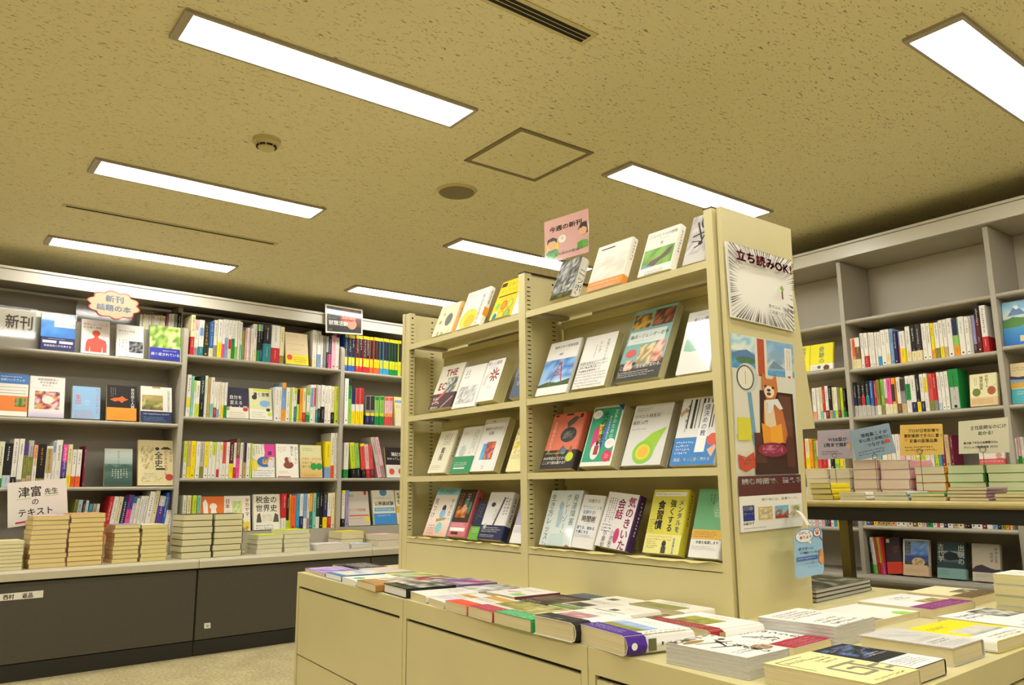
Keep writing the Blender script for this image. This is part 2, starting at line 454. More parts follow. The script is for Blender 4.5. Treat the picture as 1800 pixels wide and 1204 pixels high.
# ================================================================ island shelf
isl = thing('island_shelf', 'cream steel double sided display shelf in the middle', 'shelf', FI.mat(0, 0, 0))
IB = 3.333                              # b of u = 0
posts = [(0.0, 0.066), (0.923, 0.963), (1.853, 1.884)]
IT = 1.84
DEP = 0.375
for k, (a, b) in enumerate(posts):
    w = min(b - a, 0.04)
    m = MB()
    if k == 0: m.box(0, 0.022, 0, DEP, BZ, IT); m.box(0.022, 0.062, 0.004, 0.034, BZ, IT - 0.002)
    else: m.box(a, b, 0.0, 0.034, BZ, IT); m.box(a + 0.012, b - 0.012, 0.03, DEP, BZ, IT)
    m.build('post', 'cream_steel', isl)
    m = MB()
    if k: m.box(a - 0.001, b + 0.001, -0.001, DEP if k == 1 else 0.034, IT, IT + 0.004); m.build('post_cap', 'gap', isl)
    m = MB()
    sides = [b + 0.0004] if k == 0 else [b + 0.0004, a - 0.0004] if k == 1 else [a - 0.0004]
    for s in sides:
        if k == 0: s = 0.0624
        for v in (0.012, 0.15):
            vv = v
            base = s if v < 0.03 else ((0.0224 if k == 0 else b - 0.0116 if s > a else a + 0.0116))
            z = IT - 0.06
            while z > 0.80:
                m.box(base - 0.0006, base + 0.0006, vv, vv + 0.016, z, z + 0.0035); z -= 0.018
            if v > 0.1: m.box(base - 0.0007, base + 0.0007, vv + 0.003, vv + 0.011, IT - 0.03, IT - 0.022)
            else: m.box(base - 0.0007, base + 0.0007, vv + 0.003, vv + 0.011, IT - 0.03, IT - 0.022)
    so = m.build('slot_row', 'dark_hole', isl); so['kind'] = 'stuff'
IZ = (1.679, 1.333, 1.052, 0.779)
IBAY = [(0.066, 0.922), (0.964, 1.852)]
for bi, (x0, x1) in enumerate(IBAY):
    for z in IZ:
        m = MB()
        m.box(x0, x1, 0.002, 0.006, z - 0.024, z + 0.0); m.box(x0, x1, 0.006, 0.2, z - 0.006, z - 0.001)
        m.build('shelf_board', 'cream_steel', isl)
    for z in IZ[:3]: boxpart('bracket', 'frame_metal', isl, x0 + 0.001, x0 + 0.05, 0.03, 0.19, z - 0.018, z - 0.0065)
    boxpart('back_panel', 'cream_steel', isl, x0, x1, 0.2, 0.212, BZ, 1.66)
    boxpart('lower_panel', 'cream_steel', isl, x0 - 0.002, x1 + 0.002, 0.004, 0.012, BZ, 0.752)
    for z in IZ[:3]: boxpart('back_rail', 'cream_edge', isl, x0, x1, 0.19, 0.2, z - 0.05, z - 0.02)
    boxpart('rear_panel', 'cream_steel', isl, x0, x1, DEP - 0.02, DEP - 0.01, BZ, 1.66)
# end panel with the slanted wing of the rear display
zz = lambda p: FE.hit(p, 0)
m = MB()
pts = [(0.012, BZ), (0.352, BZ), (0.366, 1.172), (0.438, 1.178), (0.378, 1.62), (0.384, IT), (0.012, IT)]
m.M = FI.mat(0, 0, 0).inverted() @ FE.mat(0, 0, 0); m.prism(pts, 0.0, 0.016); ep = m.build('end_panel', 'cream_steel', isl)

# ================================================================ island base
def fa(b): return 1.487 - (3.52 - b) * 0.075      # front edge a at depth b
cuts = [3.52, 2.43, 1.44]
blab = ['cream base cabinet at the far left of the island', 'cream base cabinet in the middle of the island front', 'cream base cabinet at the near end of the island']
near = [(fa(0.745), 0.745), (2.87, 0.82)]
BX = 2.87
foot = FB.hit((527.4, 1157.6), 0.0)
def fb_u(b): return (3.52 - b) / abs(FB.e1.y)
for k in range(3):
    if k < 2:
        b1, b0 = cuts[k] - 0.0015, cuts[k + 1] + 0.0015
        quad = [(fa(b0), b0), (BX, b0), (BX, b1), (fa(b1), b1)]
    else:
        b1 = cuts[2] - 0.0015
        quad = [near[0], near[1], (BX, b1), (fa(b1), b1)]
    t = thing('display_cabinet', blab[k], 'cabinet', Matrix.Translation(((quad[0][0] + BX) / 2, (quad[0][1] + quad[2][1]) / 2, 0)))
    inv = t.matrix_world.inverted()
    cx = sum(q[0] for q in quad) / 4; cy = sum(q[1] for q in quad) / 4
    def ins(q, d): return (q[0] + (d if q[0] < cx else -d), q[1] + (d if q[1] < cy else -d))
    m = MB(); m.M = inv; m.zprism(quad, BZ - 0.058, BZ); m.build('top', 'cream_steel', t)
    m = MB(); m.M = inv; m.zprism([ins(q, 0.012) for q in quad], 0.1, BZ - 0.058); m.build('body', 'gap', t)
    m = MB(); m.M = inv; m.zprism([ins(q, 0.05) for q in quad], 0.0, 0.1); m.build('plinth', 'cream_steel', t)
    # fronts in the frame of the base front
    u0, u1 = fb_u(quad[3][1]), fb_u(quad[0][1])
    fm = inv @ FB.mat(0, 0, 0)
    for nm, bx in (('door', (u0 + 0.028, u1 - 0.028, 0.002, 0.014, 0.285, BZ - 0.068)), ('stile', (u0, u0 + 0.024, 0.0, 0.014, 0.1, BZ - 0.058)), ('stile', (u1 - 0.024, u1, 0.0, 0.014, 0.1, BZ - 0.058)),
                   ('drawer', (u0 + 0.028, u1 - 0.028, 0.004, 0.014, 0.1, 0.279))):
        m = MB(); m.M = fm; m.box(*bx); m.build(nm, 'cream_steel', t)
    if k == 0:
        m = MB(); m.M = inv; m.zprism([(fa(3.52), 3.512), (BX, 3.512), (BX, 3.52), (fa(3.52), 3.52)], 0.05, BZ - 0.058); m.build('side_panel', 'cream_steel', t)
    if k == 2:
        d = Vector((near[1][0] - near[0][0], near[1][1] - near[0][1], 0)); L = d.length; fe = Frame(near[0], (d.x, d.y))
        for a0 in (0.0, 0.4, 0.8, 1.2):
            m = MB(); m.M = inv @ fe.mat(0, 0, 0); m.box(a0 + 0.02, min(a0 + 0.39, L), 0.0, 0.014, 0.1, BZ - 0.066); m.build('door', 'cream_steel', t)

# ================================================================ table behind the island
TZ = 0.935
tb = thing('display_table', 'long table with wooden top edge and black apron behind the island', 'table', FT.mat(0, 0, 0))
t0, t1 = 2.6 - 2.85, 2.6 - 0.1
m = MB(); nosing(m, t0, t1, 0.0, 0.7, TZ, 0.03); m.build('table_top', 'wood_edge', tb)
boxpart('apron', 'black_steel', tb, t0 + 0.01, t1 - 0.01, 0.03, 0.67, TZ - 0.085, TZ - 0.0305)
ul = FT.u(1480, 0.05, 0.8)
ur = FT.u(1484, 0.63, 0.6)
for x, ys in ((ul, (0.04,)), (ur, (0.62,)), (t1 - 0.12, (0.04, 0.62))):
    for y in ys: boxpart('leg', 'leg_steel', tb, x - 0.004, x + 0.034, y, y + 0.038, 0.0, TZ - 0.085)
# ================================================================ books and printed matter
def strokes(m, put, x, y, s, col, rnd):
    """a small illegible written mark of size s centred at (x, y)"""
    n = rnd.randint(3, 5); w = s * 0.13
    for _ in range(n):
        if rnd.random() < 0.55:
            yy = y + rnd.uniform(-0.42, 0.42) * s; x0 = x - s * rnd.uniform(0.2, 0.45); x1 = x + s * rnd.uniform(0.2, 0.45)
            q = ((x0, yy), (x1, yy + s * 0.06), (x1, yy + s * 0.06 + w), (x0, yy + w))
        else:
            xx = x + rnd.uniform(-0.38, 0.38) * s; y0 = y - s * rnd.uniform(0.2, 0.45); y1 = y + s * rnd.uniform(0.2, 0.45)
            q = ((xx, y0), (xx + w, y0), (xx + w, y1), (xx, y1))
        m.poly([put(*p) for p in q], col)

def mix(a, b, t):
    a, b = rgb(a), rgb(b)
    return tuple(a[i] * (1 - t) + b[i] * t for i in range(4))

def draw(m, put0, items, Hh, rnd, unit):
    """items in a page of width 100 and height Hh (y from the top); put0(x, y, layer) -> 3D"""
    for li, it in enumerate(items):
        k = it[0]; put = lambda x, y, li=li: put0(min(max(x, 0.3), 99.7), min(max(y, 0.3), Hh - 0.3), li + 1)
        if k == 'r':
            _, x, y, w, h, c = it
            if h < 0: y, h = Hh + h, -h
            m.poly([put(x, y + h), put(x + w, y + h), put(x + w, y), put(x, y)], c)
        elif k == 'g':
            _, x, y, w, h, c0, c1 = it
            m.poly([put(x, y + h), put(x + w, y + h), put(x + w, y), put(x, y)], [rgb(c1), rgb(c1), rgb(c0), rgb(c0)])
        elif k == 'e':
            _, cx, cy, rx, ry, c = it
            m.poly([put(cx + rx * math.cos(-2 * math.pi * j / 20), cy + ry * math.sin(-2 * math.pi * j / 20)) for j in range(20)], c)
        elif k == 'p':
            q = it[1]
            m.poly([put(q[j], q[j + 1]) for j in range(0, len(q), 2)], it[2])
        elif k == 'l':
            _, x0, y0, x1, y1, w, c = it
            d = math.hypot(x1 - x0, y1 - y0) or 1; nx, ny = -(y1 - y0) / d * w / 2, (x1 - x0) / d * w / 2
            m.poly([put(x0 + nx, y0 + ny), put(x1 + nx, y1 + ny), put(x1 - nx, y1 - ny), put(x0 - nx, y0 - ny)], c)
        elif k in 'tv':
            s, x, y, sz, c = it[1:6]; bold = it[6] if len(it) > 6 else 0.0
            px = x
            for i, ch in enumerate(s):
                if ch == ' ':
                    px += sz * 0.5; y += sz * 0.5 if k == 'v' else 0; continue
                vs, fs, gw = glyph(ch, bold)
                ascii_ = ord(ch) < 0x2000
                if k == 't':
                    ox, oy = px, y + sz * 0.88; px += sz * (gw + 0.08 if ascii_ else 1.0)
                    q = [(ox + a * sz, oy - b * sz) for a, b in vs]
                elif ch == 'ー':                       # the long mark turns in vertical lines
                    ox, oy = x, y + sz * 0.5; y += sz
                    q = [(ox + (b - 0.38) * sz, oy + (a - 0.5) * sz) for a, b in vs]
                elif ch in '、。っゃゅょ':
                    ox, oy = x - sz * 0.5 + (sz * 0.5 if ch in '、。' else sz * 0.08), y + sz * 0.88 - (sz * 0.5 if ch in '、。' else sz * .08); y += sz
                    q = [(ox + a * sz, oy - b * sz) for a, b in vs]
                else:
                    ox, oy = x - sz * (0.5 if not ascii_ else gw / 2), y + sz * 0.88; y += sz
                    q = [(ox + a * sz, oy - b * sz) for a, b in vs]
                e_ = bold * sz * 0.9
                for dx, dy in (((0, 0),) if not bold else ((-e_, 0), (e_, 0), (0, -e_), (0, e_))):
                    b0 = len(m.v)
                    for p in q: m.add(put(p[0] + dx, p[1] + dy))
                    for f in fs: m.f.append([b0 + j for j in f]); m.c.append(c)
        elif k == 's':                                 # lines of small illegible text
            x, y, w, h, c = it[1:6]; lh = it[6] if len(it) > 6 else 4.0
            yy = y + lh / 2
            while yy < y + h:
                xx = x + lh * 0.4; end = x + w * rnd.uniform(0.75, 1.0)
                while xx < end:
                    strokes(m, put, xx, yy, lh * 0.62, c, rnd); xx += lh * 0.72
                yy += lh
        elif k == 'S':                                 # columns of small illegible text
            x, y, w, h, c = it[1:6]; lh = it[6] if len(it) > 6 else 4.0
            xx = x + lh / 2
            while xx < x + w:
                yy = y + lh * 0.4; end = y + h * rnd.uniform(0.7, 1.0)
                while yy < end:
                    strokes(m, put, xx, yy, lh * 0.62, c, rnd); yy += lh * 0.76
                xx += lh
        elif k == 'n':                                 # a mottled picture: colour cells blended between neighbours
            _, x, y, w, h, cols = it[:6]; nx, ny = (it[6], it[7]) if len(it) > 7 else (7, 7)
            grid = [[rgb(rnd.choice(cols[min(int(j * len(cols) / (ny + 1)), len(cols) - 1)]) if isinstance(cols[0], (list, tuple)) else rnd.choice(cols)) for i in range(nx + 1)] for j in range(ny + 1)]
            for j in range(ny):
                for i in range(nx):
                    xs = (x + w * i / nx, x + w * (i + 1) / nx); ys = (y + h * j / ny, y + h * (j + 1) / ny)
                    m.poly([put(xs[0], ys[1]), put(xs[1], ys[1]), put(xs[1], ys[0]), put(xs[0], ys[0])], [grid[j + 1][i], grid[j + 1][i + 1], grid[j][i + 1], grid[j][i]])

def shell(m, w, h, t, c, r, side, z0, z1, off, col, segs=2, spine_col=None):
    """wrap of front, spine and back; spine on the right (R) or left (L)"""
    def path(o, rr):
        q = [(0.0, -o)]
        for k in range(segs + 1):
            a = math.pi / 2 * k / segs
            q.append((w - rr + (rr + o) * math.sin(a), rr - (rr + o) * math.cos(a)))
        for k in range(segs + 1):
            a = math.pi / 2 * k / segs
            q.append((w - rr + (rr + o) * math.cos(a), t - rr + (rr + o) * math.sin(a)))
        q.append((0.0, t + o))
        return q
    po = path(off, r); pi = path(off - c, r)
    if side == 'L':
        po = [(w - x, y) for x, y in po]; pi = [(w - x, y) for x, y in pi]
    n = len(po)
    ids = [[m.add((x, y, z)) for x, y in p] for z in (z0, z1) for p in (po, pi)]
    ob, ib, ot, it = ids
    def q(f, cc=None):
        m.f.append(f if side == 'R' else f[::-1]); m.c.append(cc or col)
    for i in range(n - 1):
        sp = spine_col if (spine_col and 0 < i < n - 2) else None
        q([ob[i], ob[i + 1], ot[i + 1], ot[i]], sp); q([ib[i + 1], ib[i], it[i], it[i + 1]])
        q([ot[i], ot[i + 1], it[i + 1], it[i]]); q([ob[i + 1], ob[i], ib[i], ib[i + 1]])
    q([ob[0], ot[0], it[0], ib[0]]); q([ob[-1], ib[-1], it[-1], ot[-1]])

N_BOOKS = [0]
def book(M, w, h, t, label, cover='W', art=(), band=None, spine='R', pages='C', gloss=False, group=None, name='book', r=None, spine_art=(), spine_col=None, bandart=(), hard=False, bandgloss=False, sink=0.0):
    """w wide, h tall, t thick; the front cover lies in the plane y = 0 facing -y, z is the reading direction up"""
    N_BOOKS[0] += 1
    rnd = random.Random(N_BOOKS[0] * 7 + 1)
    root = thing(name, label, 'book', M, group)
    c = 0.0022 if hard else 0.0011
    r = min(t * 0.42, 0.006) if r is None else min(r, t * 0.48)
    m = MB(); shell(m, w, h, t, c, r, spine, 0, h, 0, cover, 2, spine_col)
    m.build('cover', 'gloss' if gloss else 'print', root)
    e = 0.003 if hard else 0.0008; g = c + 0.0003
    m = MB()
    if spine == 'R': m.box(e, w - r * 0.6 - c, g, t - g, e, h - e, pages)
    else: m.box(r * 0.6 + c, w - e, g, t - g, e, h - e, pages)
    m.build('page_block', 'pages', root)
    bo = 0
    if band:
        fr, bc = band[0], band[1]
        m = MB(); shell(m, w, h, t, 0.0004, r, spine, 0.0004, h * fr, 0.0005, bc, 2)
        bo = m.build('paper_band', 'gloss' if bandgloss else 'print', root)
    sc = w / 100
    Hh = h / sc
    if art or bandart:
        if art:
            m = MB(); draw(m, lambda x, y, L: (x * sc, -0.0002 - 0.00007 * L, h - y * sc), art, Hh, rnd, sc)
            m.build('cover_print', 'gloss' if gloss else 'print', root)['kind'] = 'stuff'
        if bandart and band:
            m = MB(); bh = h * band[0]
            draw(m, lambda x, y, L: (x * sc, -0.0011 - 0.0001 * L, bh - y * sc), bandart, bh / sc, rnd, sc)
            m.build('band_print', 'print', bo)['kind'] = 'stuff'
    if spine_art:
        m = MB(); ts = t / 100
        sx = w + 0.0003 if spine == 'R' else -0.0003; sg = 1 if spine == 'R' else -1
        def put(x, y, L):
            yy = x * ts if spine == 'R' else t - x * ts
            return (sx + sg * 0.0001 * L + (sg * 0.0007 if band else 0), yy, h - y * ts)
        draw(m, put, spine_art, h / ts, rnd, ts)
        m.build('spine_print', 'gloss' if gloss else 'print', root)['kind'] = 'stuff'
    return root

ORD = ('first second third fourth fifth sixth seventh eighth ninth tenth eleventh twelfth thirteenth fourteenth fifteenth sixteenth seventeenth eighteenth nineteenth twentieth '
       'twenty-first twenty-second twenty-third twenty-fourth twenty-fifth twenty-sixth twenty-seventh twenty-eighth twenty-ninth thirtieth thirty-first thirty-second thirty-third thirty-fourth '
       'thirty-fifth thirty-sixth thirty-seventh thirty-eighth thirty-ninth fortieth forty-first forty-second').split()

def spine_row(fr, v, z, x0, spec, where, group, depth=0.145, name='paperback', lean=0.0, start=0, backset=0.0, step=1.0):
    """spines side by side.  spec tokens: width_px,top_px,cover[,bandNN][,^colNN][,=colA-B][,tTEXT][,q] ; -N leaves a gap of N px"""
    px = x0; i = start
    for tok in spec.split():
        if tok[0] == '-': px += float(tok[1:]); continue
        q = tok.split(',')
        wpx, top, cov = float(q[0]), float(q[1]), q[2]
        u0, u1 = fr.u(px, v, z), fr.u(px + wpx, v, z)
        t = max((u1 - u0) * math.cos(math.radians(lean)) - 0.002, 0.006)
        uu, zt = fr.hit((px + wpx / 2 + 0, top), v)
        # the top row of pixels sits further right in the picture than the foot: use the height at the foot column
        hgt = max(zt - z, 0.1)
        rnd = random.Random(int(px * 13 + z * 1000))
        band = None; sa = []; ts = 100.0; HH = hgt / (t / 100); txt = None; plainq = False; bandname = ''
        ink = 'K' if lum(cov) > 0.18 else 'w'
        for e in q[3:]:
            if e[0] == '^':
                sa.append(('r', 0, 0, 100, HH * float(e[2:]) / 100, e[1]))
            elif e[0] == '=':
                a, b = e[2:].split('-'); sa.append(('r', 9, HH * float(a) / 100, 82, HH * (float(b) - float(a)) / 100, e[1]))
            elif e[0] == '~': txt = e[1:]
            elif e[0] == 'i': ink = e[1]
            elif e == 'q': plainq = True
            else:
                band = (float(e[1:]) / 100, e[0]); bandname = CN[e[0]]
        if not plainq:
            s = min(62.0, HH / 16)
            if txt:
                s2 = min(72.0, HH * 0.62 / len(txt)); sa.append(('v', txt, 50, HH * 0.06, s2, ink, 0.02))
            else:
                a, b = rnd.uniform(0.05, 0.12), rnd.uniform(0.45, 0.62)
                sa.append(('S', 50 - s / 2, HH * a, s, HH * (b - a), ink, s))
                if rnd.random() < 0.6: sa.append(('S', 50 - s * 0.3, HH * 0.66, s * 0.6, HH * 0.12, ink, s * 0.6))
            if band:
                bi = 'K' if lum(band[1]) > 0.18 else 'w'
                sa.append(('S', 50 - s * 0.3, HH * (1 - band[0] * 0.85), s * 0.6, HH * band[0] * 0.6, bi, s * 0.6))
            else:
                sa.append(('e', 50, HH * 0.93, 16, 16, ink))
        look = CN[cov] + (' and ' + CN[q[3][1]] if len(q) > 3 and q[3][0] in '^=' and not bandname else '')
        lb_ = f"{look} spine{' with ' + bandname + ' band' if bandname and bandname != CN[cov] else ''}, {ORD[i]} from left, {where}"
        i += 1
        w = depth * rnd.uniform(0.94, 1.06) * (hgt / 0.24) ** 0.6
        bs = rnd.uniform(0, 0.012) + backset
        P = fr.pt(u0 + 0.001, v + w + bs, z + 0.0008)
        X, Y, Z = -fr.e2, fr.e1, Vector((0, 0, 1))
        M = Matrix(((X.x, Y.x, 0, P.x), (X.y, Y.y, 0, P.y), (0, 0, 1, P.z), (0, 0, 0, 1)))
        if lean:
            a = math.radians(lean)
            # lean in the plane of the shelf front: pivot on the corner that stays on the board
            piv = Matrix.Translation((0, t if lean > 0 else 0, 0))
            M = M @ piv @ Matrix.Rotation(-a, 4, 'X') @ piv.inverted()
        book(M, w, hgt, t, lb_, cov, (), band, 'R', 'C', group=group, r=min(0.003, t * 0.2), spine_art=sa, name=name)
        px += wpx
    return i

def face_out(fr, v, z, xl, xr, ytop, label, cover, art=(), lean=20, t=0.022, band=None, spine='R', group=None, ref='L', rot=0.0, **kw):
    """a book standing cover forward, leaning back; xl, xr are the columns of its lower corners, ytop the row of its upper left (or right) corner"""
    a = math.radians(lean)
    dz = t * math.sin(a) + 0.0008
    u0, u1 = fr.u(xl, v, z + dz), fr.u(xr, v, z + dz)
    w = u1 - u0
    ur = u0 if ref == 'L' else u1
    lo, hi = 0.05, 0.6
    for _ in range(30):
        L = (lo + hi) / 2
        y = proj(fr.pt(ur, v + L * math.sin(a), z + dz + L * math.cos(a)))[1]
        if y > ytop: lo = L
        else: hi = L
    M = fr.mat(u0, v, z + dz + max(0, math.sin(math.radians(rot))) * w * math.cos(a)) @ Matrix.Rotation(-a, 4, 'X')
    if rot: M = M @ Matrix.Rotation(math.radians(rot), 4, 'Y')
    return book(M, w, L, t, label, cover, art, band, spine, group=group, **kw)

def flat(blp, brp, h, t, label, cover, art=(), z=None, side='front', dz=0.0, **kw):
    """a book lying face up on the island base; blp, brp are pixels of its lower corners on the surface"""
    z = BZ if z is None else z
    a, b = hit_z(blp, z), hit_z(brp, z)
    X = (b - a); w = X.length - 0.003; X.normalize()
    Z = Vector((-X.y, X.x, 0))
    Y = Vector((0, 0, -1))
    P = a + Vector((0, 0, t + dz + 0.0008))
    M = Matrix(((X.x, 0, Z.x, P.x), (X.y, 0, Z.y, P.y), (0, -1, 0, P.z), (0, 0, 0, 1)))
    return book(M, w, h, t, label, cover, art, **kw)

def flat_at(fr, u0, u1, v, z, h, t, label, cover, art=(), yaw=0.0, **kw):
    """a book lying face up in a frame: lower edge towards the viewer from u0 to u1 at depth v"""
    P = fr.pt(u0, v, z + t + 0.0008)
    X = Matrix.Rotation(math.radians(yaw), 3, 'Z') @ fr.e1
    Z = Vector((-X.y, X.x, 0))
    M = Matrix(((X.x, 0, Z.x, P.x), (X.y, 0, Z.y, P.y), (0, -1, 0, P.z), (0, 0, 0, 1)))
    return book(M, u1 - u0, h, t, label, cover, art, **kw)
# ================================================================ spines on the left bookcase
VF = VS + 0.02
g1 = 'books in the left bookcase'
Lz = LZ
spine_row(FL, VF, Lz[1][0], 333, '7.5,553,C,R45 7.5,561,W,m22,^p30 9,562,W,T25,=b22-45 10,566,D,iO,~LISTEN 8,565,B,C25,iY,~DIEWITHZERO 6.5,562,Q,E32 8,561,W,Y40 4.5,561,W,P36 6,561,W,b52 6,562,W,C25,=R50-75 6,562,W,G52 4.5,563,W,g32 4,563,Q 4,566,W,t40 5,575,f,^V10 3.7,576,p 3.7,576,W 3.7,577,p 3.7,577,W 7,569,W,C30 5,570,K,G30,^g18 5,570,K,B30,^b18 14,572,K,T50,^k12 16,571.5,W,R40 8,574,C,f22',
          'left bookcase middle bay, top shelf', g1)
spine_row(FL, VF, Lz[1][0], 549, '8,580,W,C20 7,582,W,b36 4,589,W 5,590,E 4,591,e,k50 5,591,N,P45 8,590,p 6.5,587,W,^M10', 'left bookcase middle bay, top shelf', g1, start=26)
spine_row(FL, VF, Lz[1][1], 326, '8,658,W,W20,=Y55-78 4.5,661,t 4,668,W,^L30 7.5,669,W,L36 8,660,D,K42 5,660,Q 5,663,A 6.5,663,W,t34 5.5,671,W,R28 4.5,671,W,b24 4,671,C 5,672,W,Y36 4.5,672,W,G36', 'left bookcase middle bay, second shelf', g1)
spine_row(FL, VF, Lz[1][1], 482, '8,680,W 5,680,W 7,672,b,O30,^O16 7,681,W 3,681,L 4,681,W 5.5,682,W,T45,^L18 4.5,684,L,^K46 5.5,682,O 6,682,C,R28 7,683,g,G22,=W20-70 6.5,676,W,=b8-60 4,676,W,=r8-58 3.5,676,e,T34 5,677,W,D38 6.5,677,W,K43 5.5,678,W 6,678,W 6.5,679,C,K30 8,679,L', 'left bookcase middle bay, second shelf', g1, start=15)
spine_row(FL, VF, Lz[1][2], 320.5, '6.5,775,W,^L58 6,775,a,Y30 9,775,Y 7.5,776,W 8,776,e,f31 7.5,776,W,^Y70 6,776,W 7.5,777,W,^L36 6,777,W,=R76-98 5,777,W,=Y8-22 6.5,777,W,^r60 6,777,W 7.5,774,X,Y38 5,778,W,R30 6,771,F,P50 6,778,W 5,778,A,^N56 7.5,779,W 3,779,L', 'left bookcase middle bay, third shelf', g1)
spine_row(FL, VF, Lz[1][2], 571, '10,776,Y,b30 7,761,W,o28 4.5,761,W 4,761,W', 'left bookcase middle bay, third shelf', g1, start=22)
spine_row(FL, VF, Lz[1][3], 318, '7,871,Q -1 8,871,C,g12 -1 8,871,L -1 7,871,t', 'left bookcase middle bay, bottom shelf', g1)
spine_row(FL, VF, Lz[1][3], 494, '8.5,868,R,W32 4.5,869,K,L26 4,869,O,L26 9,871,o 6.5,869,c 6.5,868,W,N36 5.5,868,b,W30 5,868,C,m30 5.5,867,T,^O52 6,867,t 7,866,D,W32 5.5,866,K 7.5,866,N,Y30,^k30 6.5,867,W,R33 6.5,866,C', 'left bookcase middle bay, bottom shelf', g1, start=7)
# study guides
row = ''.join(f'{w},{587 + i * 0.74:.1f},{c},{c}38,^Y9,=K9-60,=Y62-84 ' for i, (w, c) in enumerate([(5.6, 'B'), (6.4, 'B'), (6.6, 'B'), (6.4, 'R'), (6.4, 'R'), (6.4, 'R'), (6.2, 'R'), (6.2, 'o'), (6, 'o'), (5.4, 'o'), (5.6, 'c'), (5.4, 'c'), (5.6, 'c'), (5.2, 'G'), (5.2, 'G'), (5.2, 'G'), (5, 'L')]))
spine_row(FL, VF, Lz[2][0], 606, row, 'left bookcase end bay, top shelf', g1, name='study_guide')
spine_row(FL, VF, Lz[2][1], 605, '7,665,w 6,666,G,g55,^D14 7,682,W,Y36,^N45 7,682,W,Y36,^R45 6.5,682,W,Y36,^R45 -3.5 8,695,E,N32,=k3-50,=Y60-70 8,695,E,N32,=k3-50,=Y60-70 -1 8,696,g,G32,=G3-14,=L58-70 8,696,g,G32,=G3-14,=L58-70 -1 7.5,697,p,r32,=o3-14,=O58-70 7.5,697,p,r32,=o3-14,=O58-70', 'left bookcase end bay, second shelf', g1)
spine_row(FL, VF, Lz[2][2], 604, '8.5,778,W,G24', 'left bookcase end bay, third shelf', g1)
spine_row(FL, VF, Lz[2][2], 618.5, '8,778,L,K26,^Y8 8,779,g,K28 -2 8,780,r,K24,^Y8 7,781,p,R26 7,782,r,M26', 'left bookcase end bay, third shelf', g1, lean=-6, start=1)
spine_row(FL, VF, Lz[2][2], 666, '7,768,e,p30 7,768,p,m30', 'left bookcase end bay, third shelf', g1, lean=-14, start=6)
spine_row(FL, VF, Lz[2][3], 600.5, '6,862,W,K22,^Y8 6,862,v,^c6', 'left bookcase end bay, bottom shelf', g1)
spine_row(FL, VF, Lz[0][2], -9, '10.5,776,Q,G20 15,779,K,U27 10,771,W,K21 10,771,W,E16 7.5,780,f,a20,^V26 9.5,774,e,a22,=f35-75 7.5,782,C,W50,^S32 15,781,K,A20,iO 12,784,W,W20,=A6-66 5,775,W,=b2-25 12,773,W,K13 9,781,V,N25,^P40 9,781,C,Y28 8,790,W,o28 9,790,W,o28 -4 4,784,M', 'left bookcase near bay, third shelf', g1)
spine_row(FL, VF + 0.02, Lz[0][3], 118, '6,878,f 9,879,U 5,880,k 6,880,W -1 7,886,c 6,886,a 6,886,W', 'left bookcase near bay, bottom shelf', g1, lean=5)
spine_row(FL, VF, Lz[0][3], 176, '8,873,R,S22 9,873,W,g22 9,873,C,e25 9,873,N,K20 9,870,P,v22,^V30 6,873,W,^T14 6,876,W,L14 7,872,W,e20 8,872,W 10,864,W 9,862,C 11,872,V,W18,^e22 6,866,B,L14 8,873,W,E25,^k30 8,872,W,M14', 'left bookcase near bay, bottom shelf', g1, lean=7, start=7)
# pocket books behind the riser of the near bay
spine_row(FL, 0.64, 2.03, 244, '5,552,W 5,552,C 5,553,W 5,553,W 5,553,p 5,554,W 5,554,W 5,554,C 5,555,W 5,550,M 5,551,W 5,551,W 6,551,E 7,549,K', 'behind the cloud sign', 'small books behind the riser', depth=0.1, name='pocket_book')

# ================================================================ spines on the right bookcase
g2 = 'books in the right bookcase'
spine_row(FR, 0.02, RZ[1], 1495.5, '4.5,594.5,W,C30 6,593.5,S,C30,=o5-60 8.5,593,F,C30,^W30 6,585,W 7.5,584.5,W,R33 5.5,583.5,W 5.5,583.5,W 4.5,583,W 6.5,582.5,W,c28 9,579,W 7.5,578,W,C29 6.5,577,b 7,582,N 4,582.5,v,P55 10,581.5,W,Y45 9,573,W,C28 9.5,571,K,C28 9.5,569,k,C28 9,567.5,W 7.5,567,W 6.5,567,Y,O26 8.5,566,W,f29 7.5,562,W,Y30 7,561,W,a28 10,558.5,W 10,559,g,O27,^N45 11,555.5,W 8.5,555,W 5.5,554.5,e 6,553,v,k24 8.5,533,X,^K30 11.5,535,W,R33',
          'upper right bookcase shelf', g2, name='shelved_book', depth=0.13)
def rr(w, y, c, mid): return f'{w},{y},K,e31,={mid}42-68 '
spine_row(FR, 0.02, RZ[2], 1503, rr(6, 671.5, 'K', 'N') + rr(7.8, 671, 'K', 'k') + rr(7.5, 670.5, 'K', 'R') + rr(7.8, 670, 'K', 'T') + '6,669,B,e27 5.5,669,R,e27 6,667,f,W27 6.5,666,g,f27 6,665,W,W27,=r55-70 8.5,664,P,C27 7,663.5,O,C27,=k18-66 7.5,662.5,W,F27 8.5,665,E,a27,^k36 10,660,W,W27,=G22-66 9.5,659,W,N27 7,659,K,Y27 7.5,657,W,N27 7,656,W,W27,=Y10-50 8.5,656,r,f27 6,655,R,E27 7,653.5,W,U20 7,653,W 7,651.5,W 18.5,648,G,=e45-98',
          'green binder shelf', g2, name='shelved_book', depth=0.13)
spine_row(FR, 0.02, RZL[2], 1430, '6.5,682,W,S25 5.5,681,W,W20 5,680,C,t25 4.5,679,R,C20 6,678,W,M25 6,678,K,A25 5.5,680,C,c25 5,680,W,L25 5,681,f,M25 5,681,L,g25 4,682,K,G20', 'shelf left of the right upright', g2, name='shelved_book', depth=0.13)
